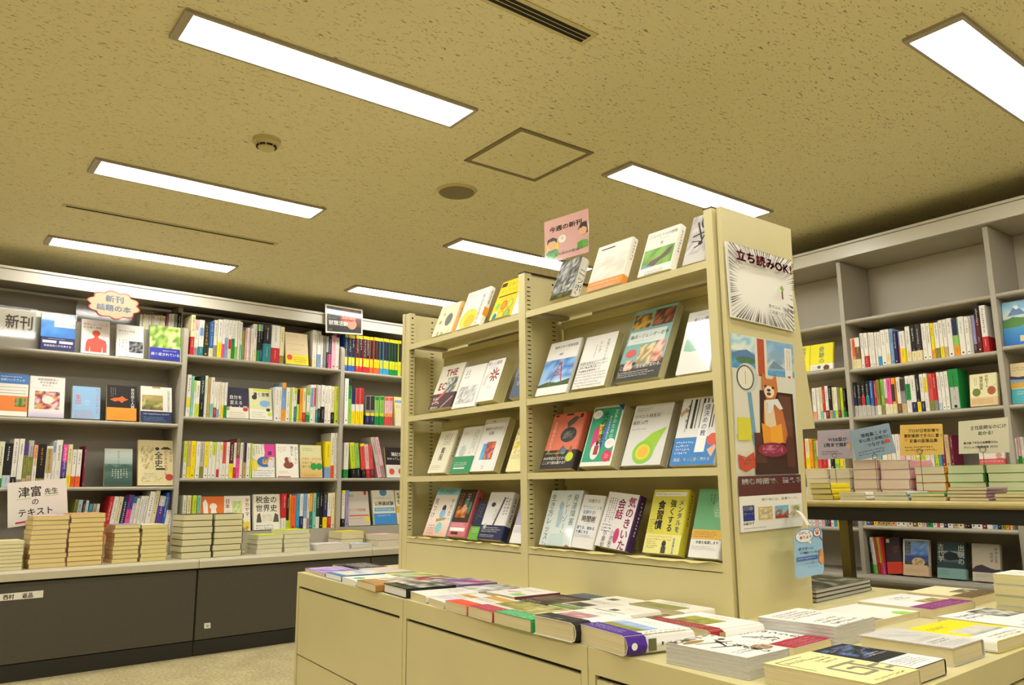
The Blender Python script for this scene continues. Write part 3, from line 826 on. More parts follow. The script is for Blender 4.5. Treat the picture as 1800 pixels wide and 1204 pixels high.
spine_row(FR, 0.02, RZL[3], 1413, '4,773,R 8,771,C,Y40 6,772,O 6,775,g,L30 8,774,p,r45 11,775,W,R40 5,776,W 6,775,K 8,776,L,g20 7,776,Y 2.5,776,C', 'shelf behind the lilac sign', g2, name='shelved_book', depth=0.13)
spine_row(FR, 0.02, RZ[3], 1511, '6,765,W 8,764,C 9,764,W 8,763,W,p30 9,763,t 9,764,W 8,763,C 8,764,W,T20 8,763,W 9,763,p,C20 9,762,W 9,763,C 8,764,W,L30 9,764,L 8,762,W,c20 7,762,W 7,762,L 6,763,c 7,764,M 8,764,a 6,764,M', 'shelf behind the coloured signs', g2, name='shelved_book', depth=0.13)
spine_row(FR, 0.02, RZR[3], 1787, '4,770,W,E20 5,768,p,G30 6,768,W,g25', 'shelf at the right picture edge', g2, name='shelved_book', depth=0.13)
spine_row(FR, 0.02, RZL[4], 1420, '6,856,W 6,856,W 6,857,W,p20 6,856,W 6,857,W,p25 5,857,W,T25 5,857,W,M25 6,858,W 5,858,W,c20 5,858,L,Y40', 'low shelf under the table, left part', g2, name='shelved_book', depth=0.13)
spine_row(FR, 0.02, RZ[4], 1519, '4,862,C 7,862,B 4,862,M 7,862,Y 8,862,A 9,863,A 8,863,A 9,863,S 9,862,W 10,862,W 10,862,C 9,863,F 8,862,C 7,862,p 10,863,G 8,862,W 6,862,r 7,862,W 7,863,N 9,862,W 9,862,a 10,863,C 6,863,X 6,863,K 10,862,W 11,862,W 8,863,M 10,863,K,W60 8,863,b 6,864,K 9,864,f 7,863,O 5,864,C', 'low shelf under the table apron', g2, name='shelved_book', depth=0.13)
spine_row(FR, 0.03, 0.5245, 1533, '4,945,D,G30 6,945,W,g25 5,945,r,R30 5,945,L,r30 4,945,r,P30', 'right bookcase bottom ledge', g2, name='shelved_book', depth=0.13, lean=-4)
# ================================================================ island: books standing cover forward
gi = 'books standing on the island shelf'
IV = 0.014
SKY, TREE, BW = ['7fb0dc', 'a8c8e4', '5f93cf'], ['4f6b3a', '6d8446', '39512d'], ['3a3a3c', '6a6a6c', '8f8f90', '222224']
def isl_book(row, xl, xr, yt, label, cover, art=(), **kw):
    kw.setdefault('lean', 22); kw.setdefault('t', 0.026)
    return face_out(FI, IV, IZ[row], xl, xr, yt, label, cover, art, group=gi, **kw)
sp = lambda ink='K': [('S', 25, 60, 50, 380, ink, 50)]
# top shelf, far bay
isl_book(0, 758, 793, 540, 'cream book with green foot and beetle picture, top island shelf', 'f0e4c4', [('e', 62, 52, 17, 20, '6a6a62'), ('e', 30, 30, 5, 5, 'S'), ('e', 22, 55, 6, 6, 'A'), ('e', 28, 92, 6, 7, 'S'), ('e', 50, 96, 7, 7, 'g'), ('e', 80, 92, 8, 6, 'C'), ('n', 0, 112, 100, 33, ['8cc63f', '6fae35', 'b2d66a'], 6, 3)], spine_col='e8b878', spine_art=[('S', 20, 80, 60, 300, 'F', 60)])
isl_book(0, 801, 841, 516, 'white book with big yellow flower, top island shelf', 'f2f0e2', [('s', 10, 8, 40, 16, 'E', 5), ('e', 42, 85, 36, 30, 'f0d23c'), ('e', 50, 92, 22, 18, 'e6b81e'), ('v', '私は花を見る人', 82, 18, 13, 'k'), ('s', 12, 118, 70, 14, 'E', 6)], spine_art=[('S', 20, 60, 60, 300, 'K', 60), ('r', 0, 400, 100, 160, 'O')])
isl_book(0, 859, 897, 497, 'yellow book with cut fruit pictures, top island shelf', 'f0cc14', [('r', 4, 6, 24, 14, 'k'), ('t', '日本の', 32, 8, 17, 'f'), ('t', 'やってみる', 12, 30, 15, 'f'), ('r', 8, 52, 84, 4, 'k'), ('s', 30, 60, 50, 8, 'f', 4)] + [('e', 22 + 28 * (i % 3), 88 + 34 * (i // 3), 14, 16, c) for i, c in enumerate(['Y', 'o', 'A', 'W', 'O', 'f'])] + [('e', 22 + 28 * (i % 3), 88 + 34 * (i // 3), 10, 12, c) for i, c in enumerate(['g', 'O', 'L', 'T', 'Y', 'g'])], lean=24)
isl_book(0, 898, 911, 512, 'pinkish white book half hidden by the post, top island shelf', 'f2e6e0', [('e', 70, 50, 14, 10, 'p'), ('s', 20, 110, 60, 20, 'r', 6)], t=0.018)
# top shelf, near bay
isl_book(0, 966, 1003, 462, 'grey city photo book with white wavy spine, top island shelf', '77797a', [('n', 0, 0, 100, 150, ['55585a', '8a8d8e', 'b8babb', '3d3f40'], 12, 16), ('t', '白井聡', 45, 100, 13, 'w'), ('n', 0, 125, 100, 24, ['3d3f2a', '6a6c30', '2a2a22'], 8, 3)], t=0.05, r=0.02, spine_col='e9e7e0', spine_art=[('v', 'ニッポンの', 45, 90, 68, 'k'), ('n', 5, 420, 90, 110, BW, 5, 6)], gloss=True)
isl_book(0, 1030, 1091, 436, 'white book with orange foot band, top island shelf', 'f0ede4', [('r', 12, 9, 40, 3, 'k'), ('n', 4, 32, 92, 80, ['e3e0d4', 'd8d4c6', 'eae7dc'], 6, 6), ('s', 8, 44, 44, 9, 'A', 5)], t=0.03, band=(0.19, 'e0903c'), bandart=[('s', 6, 4, 86, 8, 'w', 6), ('s', 6, 13, 84, 9, 'w', 4)], spine_art=[('S', 20, 40, 60, 300, 'A', 60)])
isl_book(0, 1120, 1178, 412, 'white book with animal on green field, top island shelf', 'f1efe6', [('t', 'ノスリとドルの挑戦', 8, 10, 9.5, 'k'), ('s', 28, 24, 50, 5, 'E', 4), ('t', '飯', 48, 34, 9, 'k'), ('n', 4, 52, 92, 50, ['7fae52', '8fbf5c', '6c9a48'], 6, 4), ('p', [18, 102, 30, 86, 60, 78, 78, 62, 92, 56, 84, 78, 60, 90, 44, 102], '6f5d58'), ('r', 4, 98, 30, 5, 'b'), ('s', 20, 112, 60, 22, 'k', 6)], t=0.03, spine_art=sp())
isl_book(0, 1199, 1240, 383, 'grey book with ink sketch of a figure, top island shelf', 'cfcbc8', [('n', 0, 0, 100, 165, ['d8d4d2', 'c2bebb', 'b3aeb0'], 6, 8), ('p', [46, 10, 52, 40, 60, 60, 54, 62, 44, 40], 'k'), ('l', 30, 30, 62, 110, 7, 'k'), ('l', 55, 40, 98, 60, 4, 'k'), ('l', 20, 90, 96, 76, 6, 'k'), ('l', 20, 110, 60, 118, 4, 'k'), ('e', 60, 125, 10, 9, 'k'), ('l', 62, 120, 70, 95, 6, 'k'), ('l', 36, 140, 62, 130, 5, 'k')], t=0.02)
# second shelf, far bay
isl_book(1, 752, 792, 645, 'maroon and cream book with THE title, second island shelf', 'dcd8c4', [('t', 'THE', 28, 8, 26, 'a8323a', 0.03), ('t', 'EC', 14, 44, 26, 'a8323a', 0.03), ('n', 46, 36, 44, 44, ['5a5f5a', '9aa39a', 'c9cfc4', '3c403c'], 8, 8), ('t', 'OMIC', 10, 78, 24, '8fae9c', 0.03), ('p', [14, 96, 50, 70, 56, 76, 22, 102], 'c05a5a')], t=0.05, band=(0.34, '4a2226'), bandart=[('s', 8, 6, 40, 40, 'w', 12), ('p', [52, 38, 90, 10, 94, 14, 58, 44], 'a88a8a')], spine_art=[('S', 20, 90, 60, 200, 'k', 60)], r=0.004)
isl_book(1, 793, 832, 646, 'white book with grey brush lettering, second island shelf', 'eae9e4', [('S', 12, 10, 24, 36, 'k', 12), ('n', 10, 60, 80, 50, ['d8d8d4', 'c0c0be', 'e4e3de', 'b0b0ae'], 9, 7), ('S', 20, 60, 30, 60, 'E', 14), ('s', 10, 118, 80, 26, 'E', 5)], t=0.018)
isl_book(1, 835, 866, 635, 'white book with red and black starburst, second island shelf', 'efece6', [('t', '新しい国際', 8, 6, 15, 'V'), ('s', 14, 24, 60, 8, 'v', 5), ('p', [12, 96, 14, 60, 34, 46, 40, 50, 24, 72, 24, 96], 'ecc6bc')] + [('l', 62 + 6 * math.cos(a), 60 + 6 * math.sin(a), 62 + 26 * math.cos(a), 60 + 26 * math.sin(a), 6, 'b8433a' if i % 3 else 'k') for i, a in enumerate([k * 0.7 for k in range(9)])] + [('s', 40, 100, 30, 10, 'k', 5)], t=0.055, pages='d8cf9a', spine='L')
isl_book(1, 894, 914, 640, 'dark blue photo book behind the post, second island shelf', '4d5a70', [('n', 0, 30, 100, 60, ['56637a', '8693a8', '3b465a'], 5, 5), ('s', 30, 110, 60, 30, 'w', 9)], t=0.04)
# third shelf, far bay
isl_book(2, 751, 780, 759, 'cream book with black brush character, third island shelf', 'e4e0c6', [('S', 34, 10, 44, 52, 'k', 11), ('v', '貧民', 50, 58, 24, 'k', 0.02), ('s', 10, 120, 60, 16, 'E', 6)], t=0.034, spine_art=sp(), spine_col='d9d4b4')
isl_book(2, 789.5, 823, 752, 'white book with green lower band, third island shelf', 'e5e4dc', [('S', 66, 10, 24, 80, 'k', 8), ('s', 10, 16, 26, 10, 'E', 5), ('e', 32, 78, 17, 20, 'c8cfc8'), ('s', 22, 64, 22, 30, '5a8a6a', 6)], band=(0.36, '2f8f5c'), bandart=[('s', 10, 18, 76, 14, 'w', 5), ('r', 14, 36, 58, 4, 'w')], t=0.02)
isl_book(2, 824, 867, 738, 'white book with small blue and red picture, third island shelf', 'e9e8e3', [('r', 36, 6, 10, 3, 'E'), ('t', '戦後ゆらぎのなか', 14, 22, 9, 'k'), ('t', '認識', 34, 34, 10, 'k'), ('n', 26, 66, 26, 42, ['4fa3d8', '62b4e4'], 3, 3), ('n', 40, 62, 36, 46, ['d8642e', 'e8a03c', '3b4a8a', 'b8322e', '2e6aa0'], 6, 7), ('l', 6, 12, 94, 12, 0.6, 'E'), ('l', 6, 138, 94, 138, 0.6, 'E'), ('l', 6, 12, 6, 138, 0.6, 'E'), ('l', 94, 12, 94, 138, 0.6, 'E'), ('s', 44, 122, 14, 8, 'k', 5)], t=0.034, spine='L', pages='cfc48a')
isl_book(2, 888, 914, 752, 'pale yellow patterned book beside the post, third island shelf', 'ece3a8', [('n', 5, 20, 90, 100, ['f0e6b0', 'e0c848', 'efe9cc', 'd8b838'], 8, 10), ('s', 10, 124, 70, 18, 'k', 7)], t=0.02)
# bottom shelf, far bay
isl_book(3, 743, 782.5, 858, 'pink and white book with desk drawing, bottom island shelf', 'f0e2d6', [('r', 0, 0, 100, 18, '8ccbd0'), ('t', 'がん外来医が', 12, 3, 12, 'k'), ('v', 'やりたいことの', 84, 26, 15, 'k'), ('v', '見つけ方', 14, 26, 17, 'k'), ('g', 0, 80, 100, 66, 'f0e2d6', 'e8b49c'), ('e', 56, 52, 8, 9, 'k'), ('e', 56, 66, 12, 11, '8cc4e0'), ('p', [36, 78, 74, 74, 76, 80, 38, 86], 'A'), ('e', 58, 100, 13, 14, '8ccbd0'), ('s', 12, 92, 34, 26, 'k', 6), ('s', 10, 128, 70, 8, 'r', 5)], t=0.026, spine_col='8ab8b8', spine_art=sp(), bandart=())
isl_book(3, 785, 815, 861, 'dark book with flowers and pink band, bottom island shelf', '3c2820', [('S', 8, 10, 22, 60, 'O', 11), ('e', 56, 44, 12, 16, '5a8a70'), ('n', 10, 60, 60, 36, ['d88a24', 'e0a83c', '8a3a22', 'c0602c'], 6, 5), ('e', 52, 64, 12, 14, 'e0a490'), ('s', 50, 12, 20, 26, 'w', 8), ('e', 80, 62, 8, 22, '3f8f70')], band=(0.3, 'd6747c'), bandart=[('s', 8, 3, 84, 12, 'w', 6), ('r', 8, 18, 84, 12, 'w'), ('r', 20, 33, 40, 8, 'k')], t=0.04, spine_col='c4686a', spine_art=sp('K'))
isl_book(3, 821, 839, 881, 'small navy book with green band, bottom island shelf', '23294a', [('S', 20, 12, 60, 100, 'E', 18)], band=(0.34, '6fae3c'), bandart=[('s', 20, 8, 60, 30, 'w', 10)], t=0.02)
isl_book(3, 838, 879, 865, 'white book with navy band and ruler, bottom island shelf', 'e4e3e0', [('e', 28, 34, 9, 6, 'k'), ('l', 70, 14, 50, 92, 7, '55565a'), ('S', 74, 12, 22, 60, 'k', 11), ('S', 38, 44, 16, 40, 'E', 8), ('e', 18, 92, 6, 7, 'e')], band=(0.3, '242a4e'), bandart=[('s', 8, 4, 84, 16, 'w', 5), ('s', 8, 24, 80, 10, 'w', 4), ('r', 42, 38, 16, 3, 'w')], t=0.034, spine_art=sp())
isl_book(3, 895, 916, 858, 'lavender book with white foot band, bottom island shelf', 'b8b0cc', [], band=(0.32, 'ecebe8'), bandart=[('s', 8, 6, 80, 36, 'E', 7)], t=0.02)
# second shelf, near bay
isl_book(1, 940, 994, 604.6, 'white book with steel tower photo, second island shelf', 'ebeae4', [('t', '戦後日本の開発経験', 18, 10, 8.4, 'k'), ('s', 14, 22, 70, 4, 'E', 3), ('t', '高橋', 40, 30, 6, 'k'), ('n', 0, 46, 100, 66, [['3f78c4', '5a8fd4', '8ab4e4'], ['4a86cc', '9cc0e8', '6fa0dc'], ['9cc4ec', 'c4dcf4']], 7, 6), ('p', [0, 106, 30, 100, 60, 104, 100, 98, 100, 112, 0, 112], '3f5a30'), ('l', 52, 60, 34, 108, 3, 'a84a3c'), ('l', 58, 60, 74, 106, 3, 'a84a3c'), ('l', 46, 72, 64, 72, 2, 'a84a3c'), ('l', 42, 86, 68, 86, 2, 'a84a3c'), ('l', 44, 74, 68, 88, 1.5, 'a84a3c'), ('l', 66, 74, 40, 90, 1.5, 'a84a3c'), ('r', 50, 54, 10, 8, 'a84a3c')], t=0.018, lean=23)
isl_book(1, 1003, 1061, 594, 'white book covered in grey lettering, second island shelf', 'e9e8e4', [('v', '女性とリーダー', 78, 14, 9, 'k'), ('v', 'シップ', 56, 16, 10, 'k'), ('l', 44, 24, 44, 56, 0.8, 'k'), ('s', 4, 62, 92, 74, 'E', 7), ('s', 8, 64, 60, 30, 'k', 9)], t=0.03, spine='L', pages='cfc48a', lean=23)
isl_book(1, 1078, 1156, 549, 'large teal book on gender history, second island shelf', '7fb0b0', [('n', 6, 10, 42, 30, ['3c3a30', 'c89c3c', '5a4a3c', 'd8a848'], 6, 5), ('n', 52, 6, 46, 34, ['5a3030', '8a3c38', '3c2c2c', 'a86a4a'], 7, 5), ('r', 6, 46, 84, 26, 'd8e4e0'), ('t', '論点・ジェンダー史学', 9, 52, 8.6, 'k', 0.012), ('s', 20, 65, 50, 4, 'E', 3), ('n', 40, 76, 34, 40, ['d8b06a', 'a87a4a', '8a8a6a', 'e4d0a0'], 5, 6), ('n', 74, 72, 22, 42, ['d8a08a', 'b84a44', 'e4c4b0', '9c5a4a'], 4, 6), ('e', 22, 90, 12, 8, 'd05a54'), ('n', 14, 104, 18, 20, ['e4c4b4', 'c0504c'], 3, 4)], band=(0.25, '3a3833'), bandart=[('t', 'この一冊で歴史観が変わる。', 6, 6, 7.5, 'w'), ('s', 4, 17, 84, 12, 'w', 4)], t=0.03, gloss=True, spine='L', pages='d4c998', lean=25)
isl_book(1, 1187, 1248, 551, 'pale grey book with green painted wash, second island shelf', 'dcdcd8', [('s', 22, 8, 60, 4, 'E', 4), ('t', '新しい時代の', 20, 18, 11, 'k'), ('s', 40, 34, 40, 6, 'E', 4), ('p', [10, 76, 30, 68, 92, 64, 96, 104, 30, 110, 8, 104], '7fb8a0'), ('p', [34, 86, 70, 80, 80, 96, 40, 104], 'a4ccb4')], t=0.02, gloss=True)
# third shelf, near bay
isl_book(2, 948, 1004.6, 729, 'orange book with fossil drawings and black band, third island shelf', 'd8755a', [('r', 6, 3, 10, 4, 'k'), ('r', 40, 2, 22, 4, 'k'), ('r', 84, 4, 9, 9, 'k'), ('p', [48, 22, 70, 8, 84, 12, 70, 26, 54, 34], '5a5450'), ('e', 62, 50, 24, 17, '3c3a3a'), ('n', 46, 42, 32, 16, ['5a5856', '33312f', '7a7672'], 8, 4), ('v', '古生物のたどった', 14, 18, 9, 'f0dcc8'), ('p', [38, 90, 56, 74, 60, 78, 46, 94, 56, 108, 50, 110], '7a4a3a'), ('e', 60, 86, 8, 8, '4a7a90'), ('p', [78, 76, 84, 76, 92, 108, 72, 112], '9a5a44')], band=(0.33, '2c2824'), bandart=[('s', 6, 4, 66, 7, 'Y', 6), ('t', '1500年前のゴミから', 4, 14, 8, 'w'), ('t', 'ここまで読み解ける!!', 4, 24, 7.5, 'w'), ('e', 84, 16, 11, 10, 'L')], t=0.03, spine_col='c86a50', pages='d8cf9c')
isl_book(2, 1017, 1072, 716.6, 'green book about light with rainbow rays, third island shelf', 'e9e8e2', [('r', 5, 5, 90, 132, '2fa07c'), ('p', [38, 104, 34, 46, 50, 44, 48, 104], 'Y'), ('p', [22, 104, 20, 60, 36, 46, 44, 104], 'cf3f78'), ('p', [50, 104, 56, 46, 72, 44, 60, 104], '4a78c8'), ('v', '光の不思議', 48, 12, 19, 'k', 0.02), ('v', '文系のための', 80, 10, 12, 'e8ece4'), ('v', '東大の先生が教える', 66, 26, 6.5, 'w'), ('e', 40, 110, 14, 22, 'e6e2da'), ('e', 42, 92, 5, 6, 'k'), ('r', 36, 98, 14, 22, 'a03a3a'), ('e', 20, 20, 15, 11, 'w'), ('e', 82, 94, 15, 12, 'w'), ('s', 12, 14, 18, 10, 'E', 4), ('s', 74, 88, 18, 10, 'E', 4), ('e', 82, 124, 14, 14, 'd8365a'), ('s', 74, 118, 16, 12, 'w', 4), ('p', [80, 0, 100, 0, 100, 16], '2a4a9a')], t=0.045, spine='L', pages='d6cca0')
isl_book(2, 1089.6, 1159.5, 714, 'grey book with glowing green comet shape, third island shelf', 'd6d6d2', [('s', 8, 6, 46, 8, 'k', 4), ('t', 'イベント時系列', 6, 20, 9.5, 'k'), ('t', '解析入門', 6, 33, 9.5, 'k'), ('s', 6, 50, 46, 4, 'k', 3.5), ('p', [40, 80, 62, 62, 96, 50, 84, 76, 74, 104, 60, 118, 42, 120, 30, 110, 28, 96], '9cc838'), ('e', 50, 100, 26, 24, '8cc43c'), ('e', 50, 100, 18, 16, 'd8cf3c'), ('e', 50, 100, 12, 11, 'e8b43c'), ('s', 40, 130, 18, 4, 'E', 3)], t=0.034, spine='L', pages='bdb598', lean=23)
isl_book(2, 1176, 1253, 701.5, 'blue and white pricing book with barcode cover, third island shelf', 'e6e6e4', [('r', 20 + 10 * i, 4, w, 60, 'k') for i, w in enumerate([3, 6, 2, 5, 3, 6, 2, 4])] + [('v', '401811', 18, 12, 10, 'k'), ('r', 52, 14, 22, 96, 'f0f0ee'), ('v', '値決めの教科書', 63, 16, 13, '2a5aa8', 0.01), ('p', [0, 30, 14, 20, 16, 26, 4, 40], 'c8a088'), ('r', 0, 82, 100, 60, '3f82c8'), ('r', 52, 80, 22, 32, 'f0f0ee'), ('s', 6, 88, 40, 26, 'w', 7), ('e', 88, 88, 12, 12, 'e0604a'), ('p', [80, 108, 96, 98, 100, 104, 92, 122], 'e8b898'), ('t', '商品、もっと高く売れる', 8, 122, 7.6, 'w', 0.015)], t=0.022, lean=22)
# bottom shelf, near bay
isl_book(3, 947, 1002, 862, 'pale blue book with grey zone title, bottom island shelf', 'd6dfdd', [('v', '発達障害', 84, 8, 17, '3a5a5c'), ('v', 'グレーゾーン', 62, 8, 15.5, '3a5a5c'), ('v', '生き方レッスン', 14, 8, 17, '3a5a5c'), ('p', [38, 44, 50, 40, 56, 62, 50, 82, 40, 80], 'a8c0c8'), ('e', 44, 34, 7, 9, '9ab4bc'), ('p', [30, 96, 70, 92, 76, 118, 26, 120], 'c4d8d4'), ('s', 6, 118, 64, 16, 'c05a50', 6), ('e', 88, 128, 11, 11, 'b8323a')], t=0.03, gloss=True, lean=20)
isl_book(3, 1003, 1041, 871.5, 'white time management book with blue lettering, bottom island shelf', 'e3e1dc', [('t', '55歳から', 26, 12, 14, 'k'), ('t', 'やりたいことを', 8, 34, 13, '3f8cc8'), ('t', '全部やる!', 14, 50, 14, '3f8cc8', 0.015), ('t', '時間術', 16, 68, 22, 'k', 0.02), ('s', 40, 92, 22, 5, 'E', 4), ('t', '捨てる、始める', 4, 102, 12, '2f7ac0', 0.01), ('t', '大事にする', 4, 116, 12, '2f7ac0', 0.01), ('s', 4, 130, 90, 10, 'k', 5)], t=0.018, lean=20, rot=3)
isl_book(3, 1045, 1102, 870, 'white conversation book with large magenta characters, bottom island shelf', 'e4e1de', [('v', '気のきいた', 80, 6, 24, 'b83a78', 0.03), ('v', '会話', 50, 12, 24, 'b83a78', 0.03), ('S', 8, 12, 26, 60, 'k', 7), ('s', 6, 72, 34, 22, 'k', 7), ('v', '小池栄子', 44, 84, 12, 'k'), ('v', '小栗旬', 22, 88, 13, 'k'), ('e', 58, 96, 8, 17, 'c43a70'), ('s', 44, 128, 44, 8, 'c43a70', 5)], t=0.032, lean=20, spine_col='4a2a5a', spine_art=sp('w'), rot=5)
isl_book(3, 1129, 1192, 860.6, 'yellow book about eating habits with cream band, bottom island shelf', 'd9d04e', [('r', 6, 6, 88, 9, 'efeedd'), ('s', 8, 8, 84, 5, 'k', 5), ('v', 'メンタルを', 84, 22, 14.5, '2a6a9a', 0.02), ('v', '強くする', 62, 22, 18, 'k', 0.02), ('v', '食習慣', 30, 24, 22, 'k', 0.03), ('s', 4, 66, 16, 30, 'k', 5), ('r', 0, 100, 100, 48, 'e6e08a'), ('s', 5, 102, 80, 10, 'c04a40', 6), ('s', 6, 114, 34, 20, 'k', 4.5), ('e', 56, 120, 6, 7, 'k'), ('r', 50, 126, 13, 14, '4a4a3a'), ('v', '食習慣を見直し', 82, 106, 7, '2a6a9a')], t=0.034, lean=20, spine_col='d2c93e', spine_art=[('S', 25, 40, 50, 340, 'K', 40)])
isl_book(3, 1209, 1262, 859, 'green book with orange and white band, bottom island shelf', '6fae7c', [('S', 40, 14, 22, 30, 'k', 10), ('e', 78, 56, 20, 26, '8cc094'), ('s', 66, 40, 26, 40, 'd8e8d8', 8)], band=(0.4, 'e8e6e0'), bandart=[('r', 0, 0, 100, 26, 'dfae4a'), ('s', 6, 4, 88, 18, 'k', 6), ('t', '本書を推薦します', 18, 30, 9.5, 'k'), ('s', 4, 44, 90, 14, 'E', 4)], t=0.026, lean=20)

# ================================================================ left bookcase: books standing cover forward
gl = 'books facing out on the left bookcase'
def lft(bay, row, xl, xr, yt, label, cover, art=(), **kw):
    kw.setdefault('lean', 13); kw.setdefault('t', 0.02)
    return face_out(FL, kw.pop('v', VS + 0.025), LZ[bay][row], xl, xr, yt, label, cover, art, group=gl, **kw)
lft(0, 0, 70, 131, 549, 'blue technical writing book with navy band, top of left bookcase', '2f7fd0', [('n', 0, 0, 100, 80, ['2f7fd0', '3a8ad8', '2a74c4'], 5, 5), ('r', 38, 12, 62, 34, 'ece9e0'), ('s', 40, 14, 50, 5, 'E', 4), ('t', 'テクニカル', 42, 20, 9.5, 'k'), ('t', 'ライティング', 42, 31, 9.5, 'k')], band=(0.35, '2a2a5e'), bandart=[('s', 22, 4, 60, 5, 'w', 4), ('r', 6, 12, 40, 9, 'c9c9d8'), ('r', 54, 12, 40, 9, 'c9c9d8'), ('t', '自由自在に行き来する', 10, 26, 8, 'w')], gloss=True, spine='L')
lft(0, 0, 142, 192, 560, 'white book with red human silhouette, top of left bookcase', 'eeeae2', [('s', 6, 6, 84, 4, 'E', 4), ('t', '無関心ないひとを', 6, 14, 11, 'd8504a'), ('t', '打ち砕く技術', 6, 27, 11, 'k'), ('e', 52, 56, 14, 13, 'e2503f'), ('p', [46, 66, 58, 66, 62, 76, 86, 84, 90, 100, 90, 134, 76, 134, 74, 108, 72, 134, 32, 134, 30, 108, 28, 134, 14, 134, 16, 98, 22, 84, 44, 76], 'e2503f'), ('s', 66, 60, 26, 10, 'E', 4), ('s', 8, 72, 24, 8, 'E', 4)], spine='L')
lft(0, 0, 204, 252, 569, 'white book with black and white photo corner, top of left bookcase', 'ebe8e2', [('t', '争わない社会', 8, 22, 10, 'k'), ('s', 8, 36, 40, 4, 'E', 3.5), ('S', 6, 62, 38, 54, 'b04a40', 12), ('n', 46, 68, 52, 48, BW, 8, 7)], spine='L')
lft(0, 0, 263, 318, 570, 'green leaves photo book with blue band, top of left bookcase', '9ab84a', [('n', 0, 0, 100, 130, ['9ab84a', 'c4d878', '6f9a3a', '56803a', 'dce8a0'], 9, 10)], band=(0.35, '2c32a0'), bandart=[('s', 40, 6, 56, 8, 'w', 7), ('t', '繰り返されている', 4, 17, 11.5, 'w', 0.02), ('s', 10, 34, 80, 8, 'N', 5)])
lft(0, 1, -8, 47, 655, 'blue and white data handbook cut by the left edge', 'e6e2d8', [('r', 0, 0, 100, 40, '4a78b8'), ('s', 8, 8, 80, 8, 'w', 8), ('t', '世界ハンドブック', 8, 20, 10, 'w'), ('l', 5, 54, 95, 54, 1, 'k'), ('l', 5, 66, 95, 66, 1, 'k'), ('l', 5, 78, 95, 78, 1.4, 'k'), ('r', 0, 88, 100, 60, 'e0803a'), ('n', 58, 94, 36, 36, ['6a7a3a', '4a5a34', '8a9a50'], 4, 4)], spine='L')
lft(0, 1, 49, 112, 660, 'lilac book with round collage picture, left bookcase second shelf', 'e4ded8', [('t', '国際理解教育と', 22, 6, 8.5, 'k'), ('t', '多文化教育の', 28, 16, 8.5, 'k'), ('t', 'まなざし', 34, 26, 8.5, 'k'), ('s', 10, 38, 80, 6, 'E', 4), ('n', 16, 50, 70, 60, ['9c2c44', '6a2a48', 'c04a50', 'd8c4c8', 'c8a060'], 8, 8), ('e', 52, 78, 16, 14, 'ddd6cc'), ('g', 0, 112, 100, 30, 'e4ded8', 'b8aed0')], spine='L')
lft(0, 1, 126, 176, 678, 'light blue book with red katakana title, left bookcase second shelf', '8cb4d8', [('v', 'セーフティネット', 88, 6, 13, 'c84a5a'), ('v', '集団', 20, 34, 20, 'd8504a'), ('e', 52, 66, 13, 11, '9cc0e0'), ('s', 40, 62, 26, 10, '6a8ab8', 5), ('s', 8, 96, 76, 36, 'd8604a', 7)], t=0.034)
lft(0, 1, 187, 240, 676, 'black book with orange lizard and orange band, left bookcase second shelf', '211c1c', [('v', '依存症と人類', 86, 8, 13, 'e6e2d8'), ('S', 10, 8, 20, 40, 'E', 7), ('p', [10, 54, 24, 48, 40, 46, 52, 40, 60, 48, 72, 52, 58, 58, 50, 66, 40, 58, 26, 62], 'd8642c')], band=(0.36, 'f0922c'), bandart=[('s', 34, 22, 50, 6, 'F', 5), ('s', 20, 34, 70, 8, 'F', 6)], t=0.03)
lft(0, 1, 247, 303, 678, 'white art book with landscape painting and navy band, second left shelf', 'dfdad0', [('r', 36, 0, 26, 6, 'A'), ('v', '日本近現代の社会史', 88, 12, 8, 'k'), ('n', 4, 30, 66, 52, [['a8945a', 'b8a468'], ['8a8a4a', '6a7040', 'c0b070'], ['5a4a3a', '7a6a40']], 9, 7)], band=(0.3, '26345a'), bandart=[('s', 8, 6, 84, 8, 'w', 6), ('s', 8, 18, 76, 14, 'b', 5)])
lft(0, 2, 182.5, 232.5, 788, 'dark green misty forest book, left bookcase third shelf', '3f5850', [('g', 0, 0, 100, 60, 'ccd4cc', '8fa49c'), ('g', 0, 60, 100, 80, '5a7a70', '2c463c'), ('p', [0, 70, 20, 62, 40, 74, 70, 60, 100, 70, 100, 90, 0, 90], '3c5a4c'), ('v', '大人のことば', 50, 8, 10, 'k'), ('S', 24, 78, 60, 40, 'd8e0d8', 10)])
lft(0, 2, 242, 305, 773, 'cream comic history book with doodles, left bookcase third shelf', 'd9cc9c', [('e', 54, 26, 6, 5, 'k'), ('p', [62, 28, 72, 20, 84, 20, 96, 28], 'k'), ('v', '全史', 58, 34, 24, 'k', 0.02), ('v', 'ビジネスモデル', 78, 30, 11, 'b8403a', 0.02), ('v', 'マンガ', 92, 34, 11, 'k'), ('r', 50, 84, 26, 6, 'k'), ('n', 8, 18, 36, 70, ['d9cc9c', 'cfc190', 'd9cc9c', 'a89a68'], 8, 12), ('s', 14, 98, 40, 12, '4a7aa0', 7), ('e', 88, 112, 11, 10, 'b83a34'), ('n', 10, 112, 60, 14, ['d9cc9c', 'b8a878', 'd9cc9c'], 10, 4)], t=0.03, gloss=True, spine='L')
lft(1, 0, 503, 543, 583, 'beige cover forward book with yellow band, middle bay top shelf', 'dcc8a0', [('s', 6, 8, 60, 10, 'A', 6), ('s', 10, 46, 80, 12, 'A', 8), ('s', 10, 70, 60, 10, 'A', 8)], band=(0.3, 'f0d820'), bandart=[('e', 16, 12, 12, 12, 'd8504a'), ('s', 32, 6, 62, 28, 'k', 9)], lean=10, v=VS + 0.015)
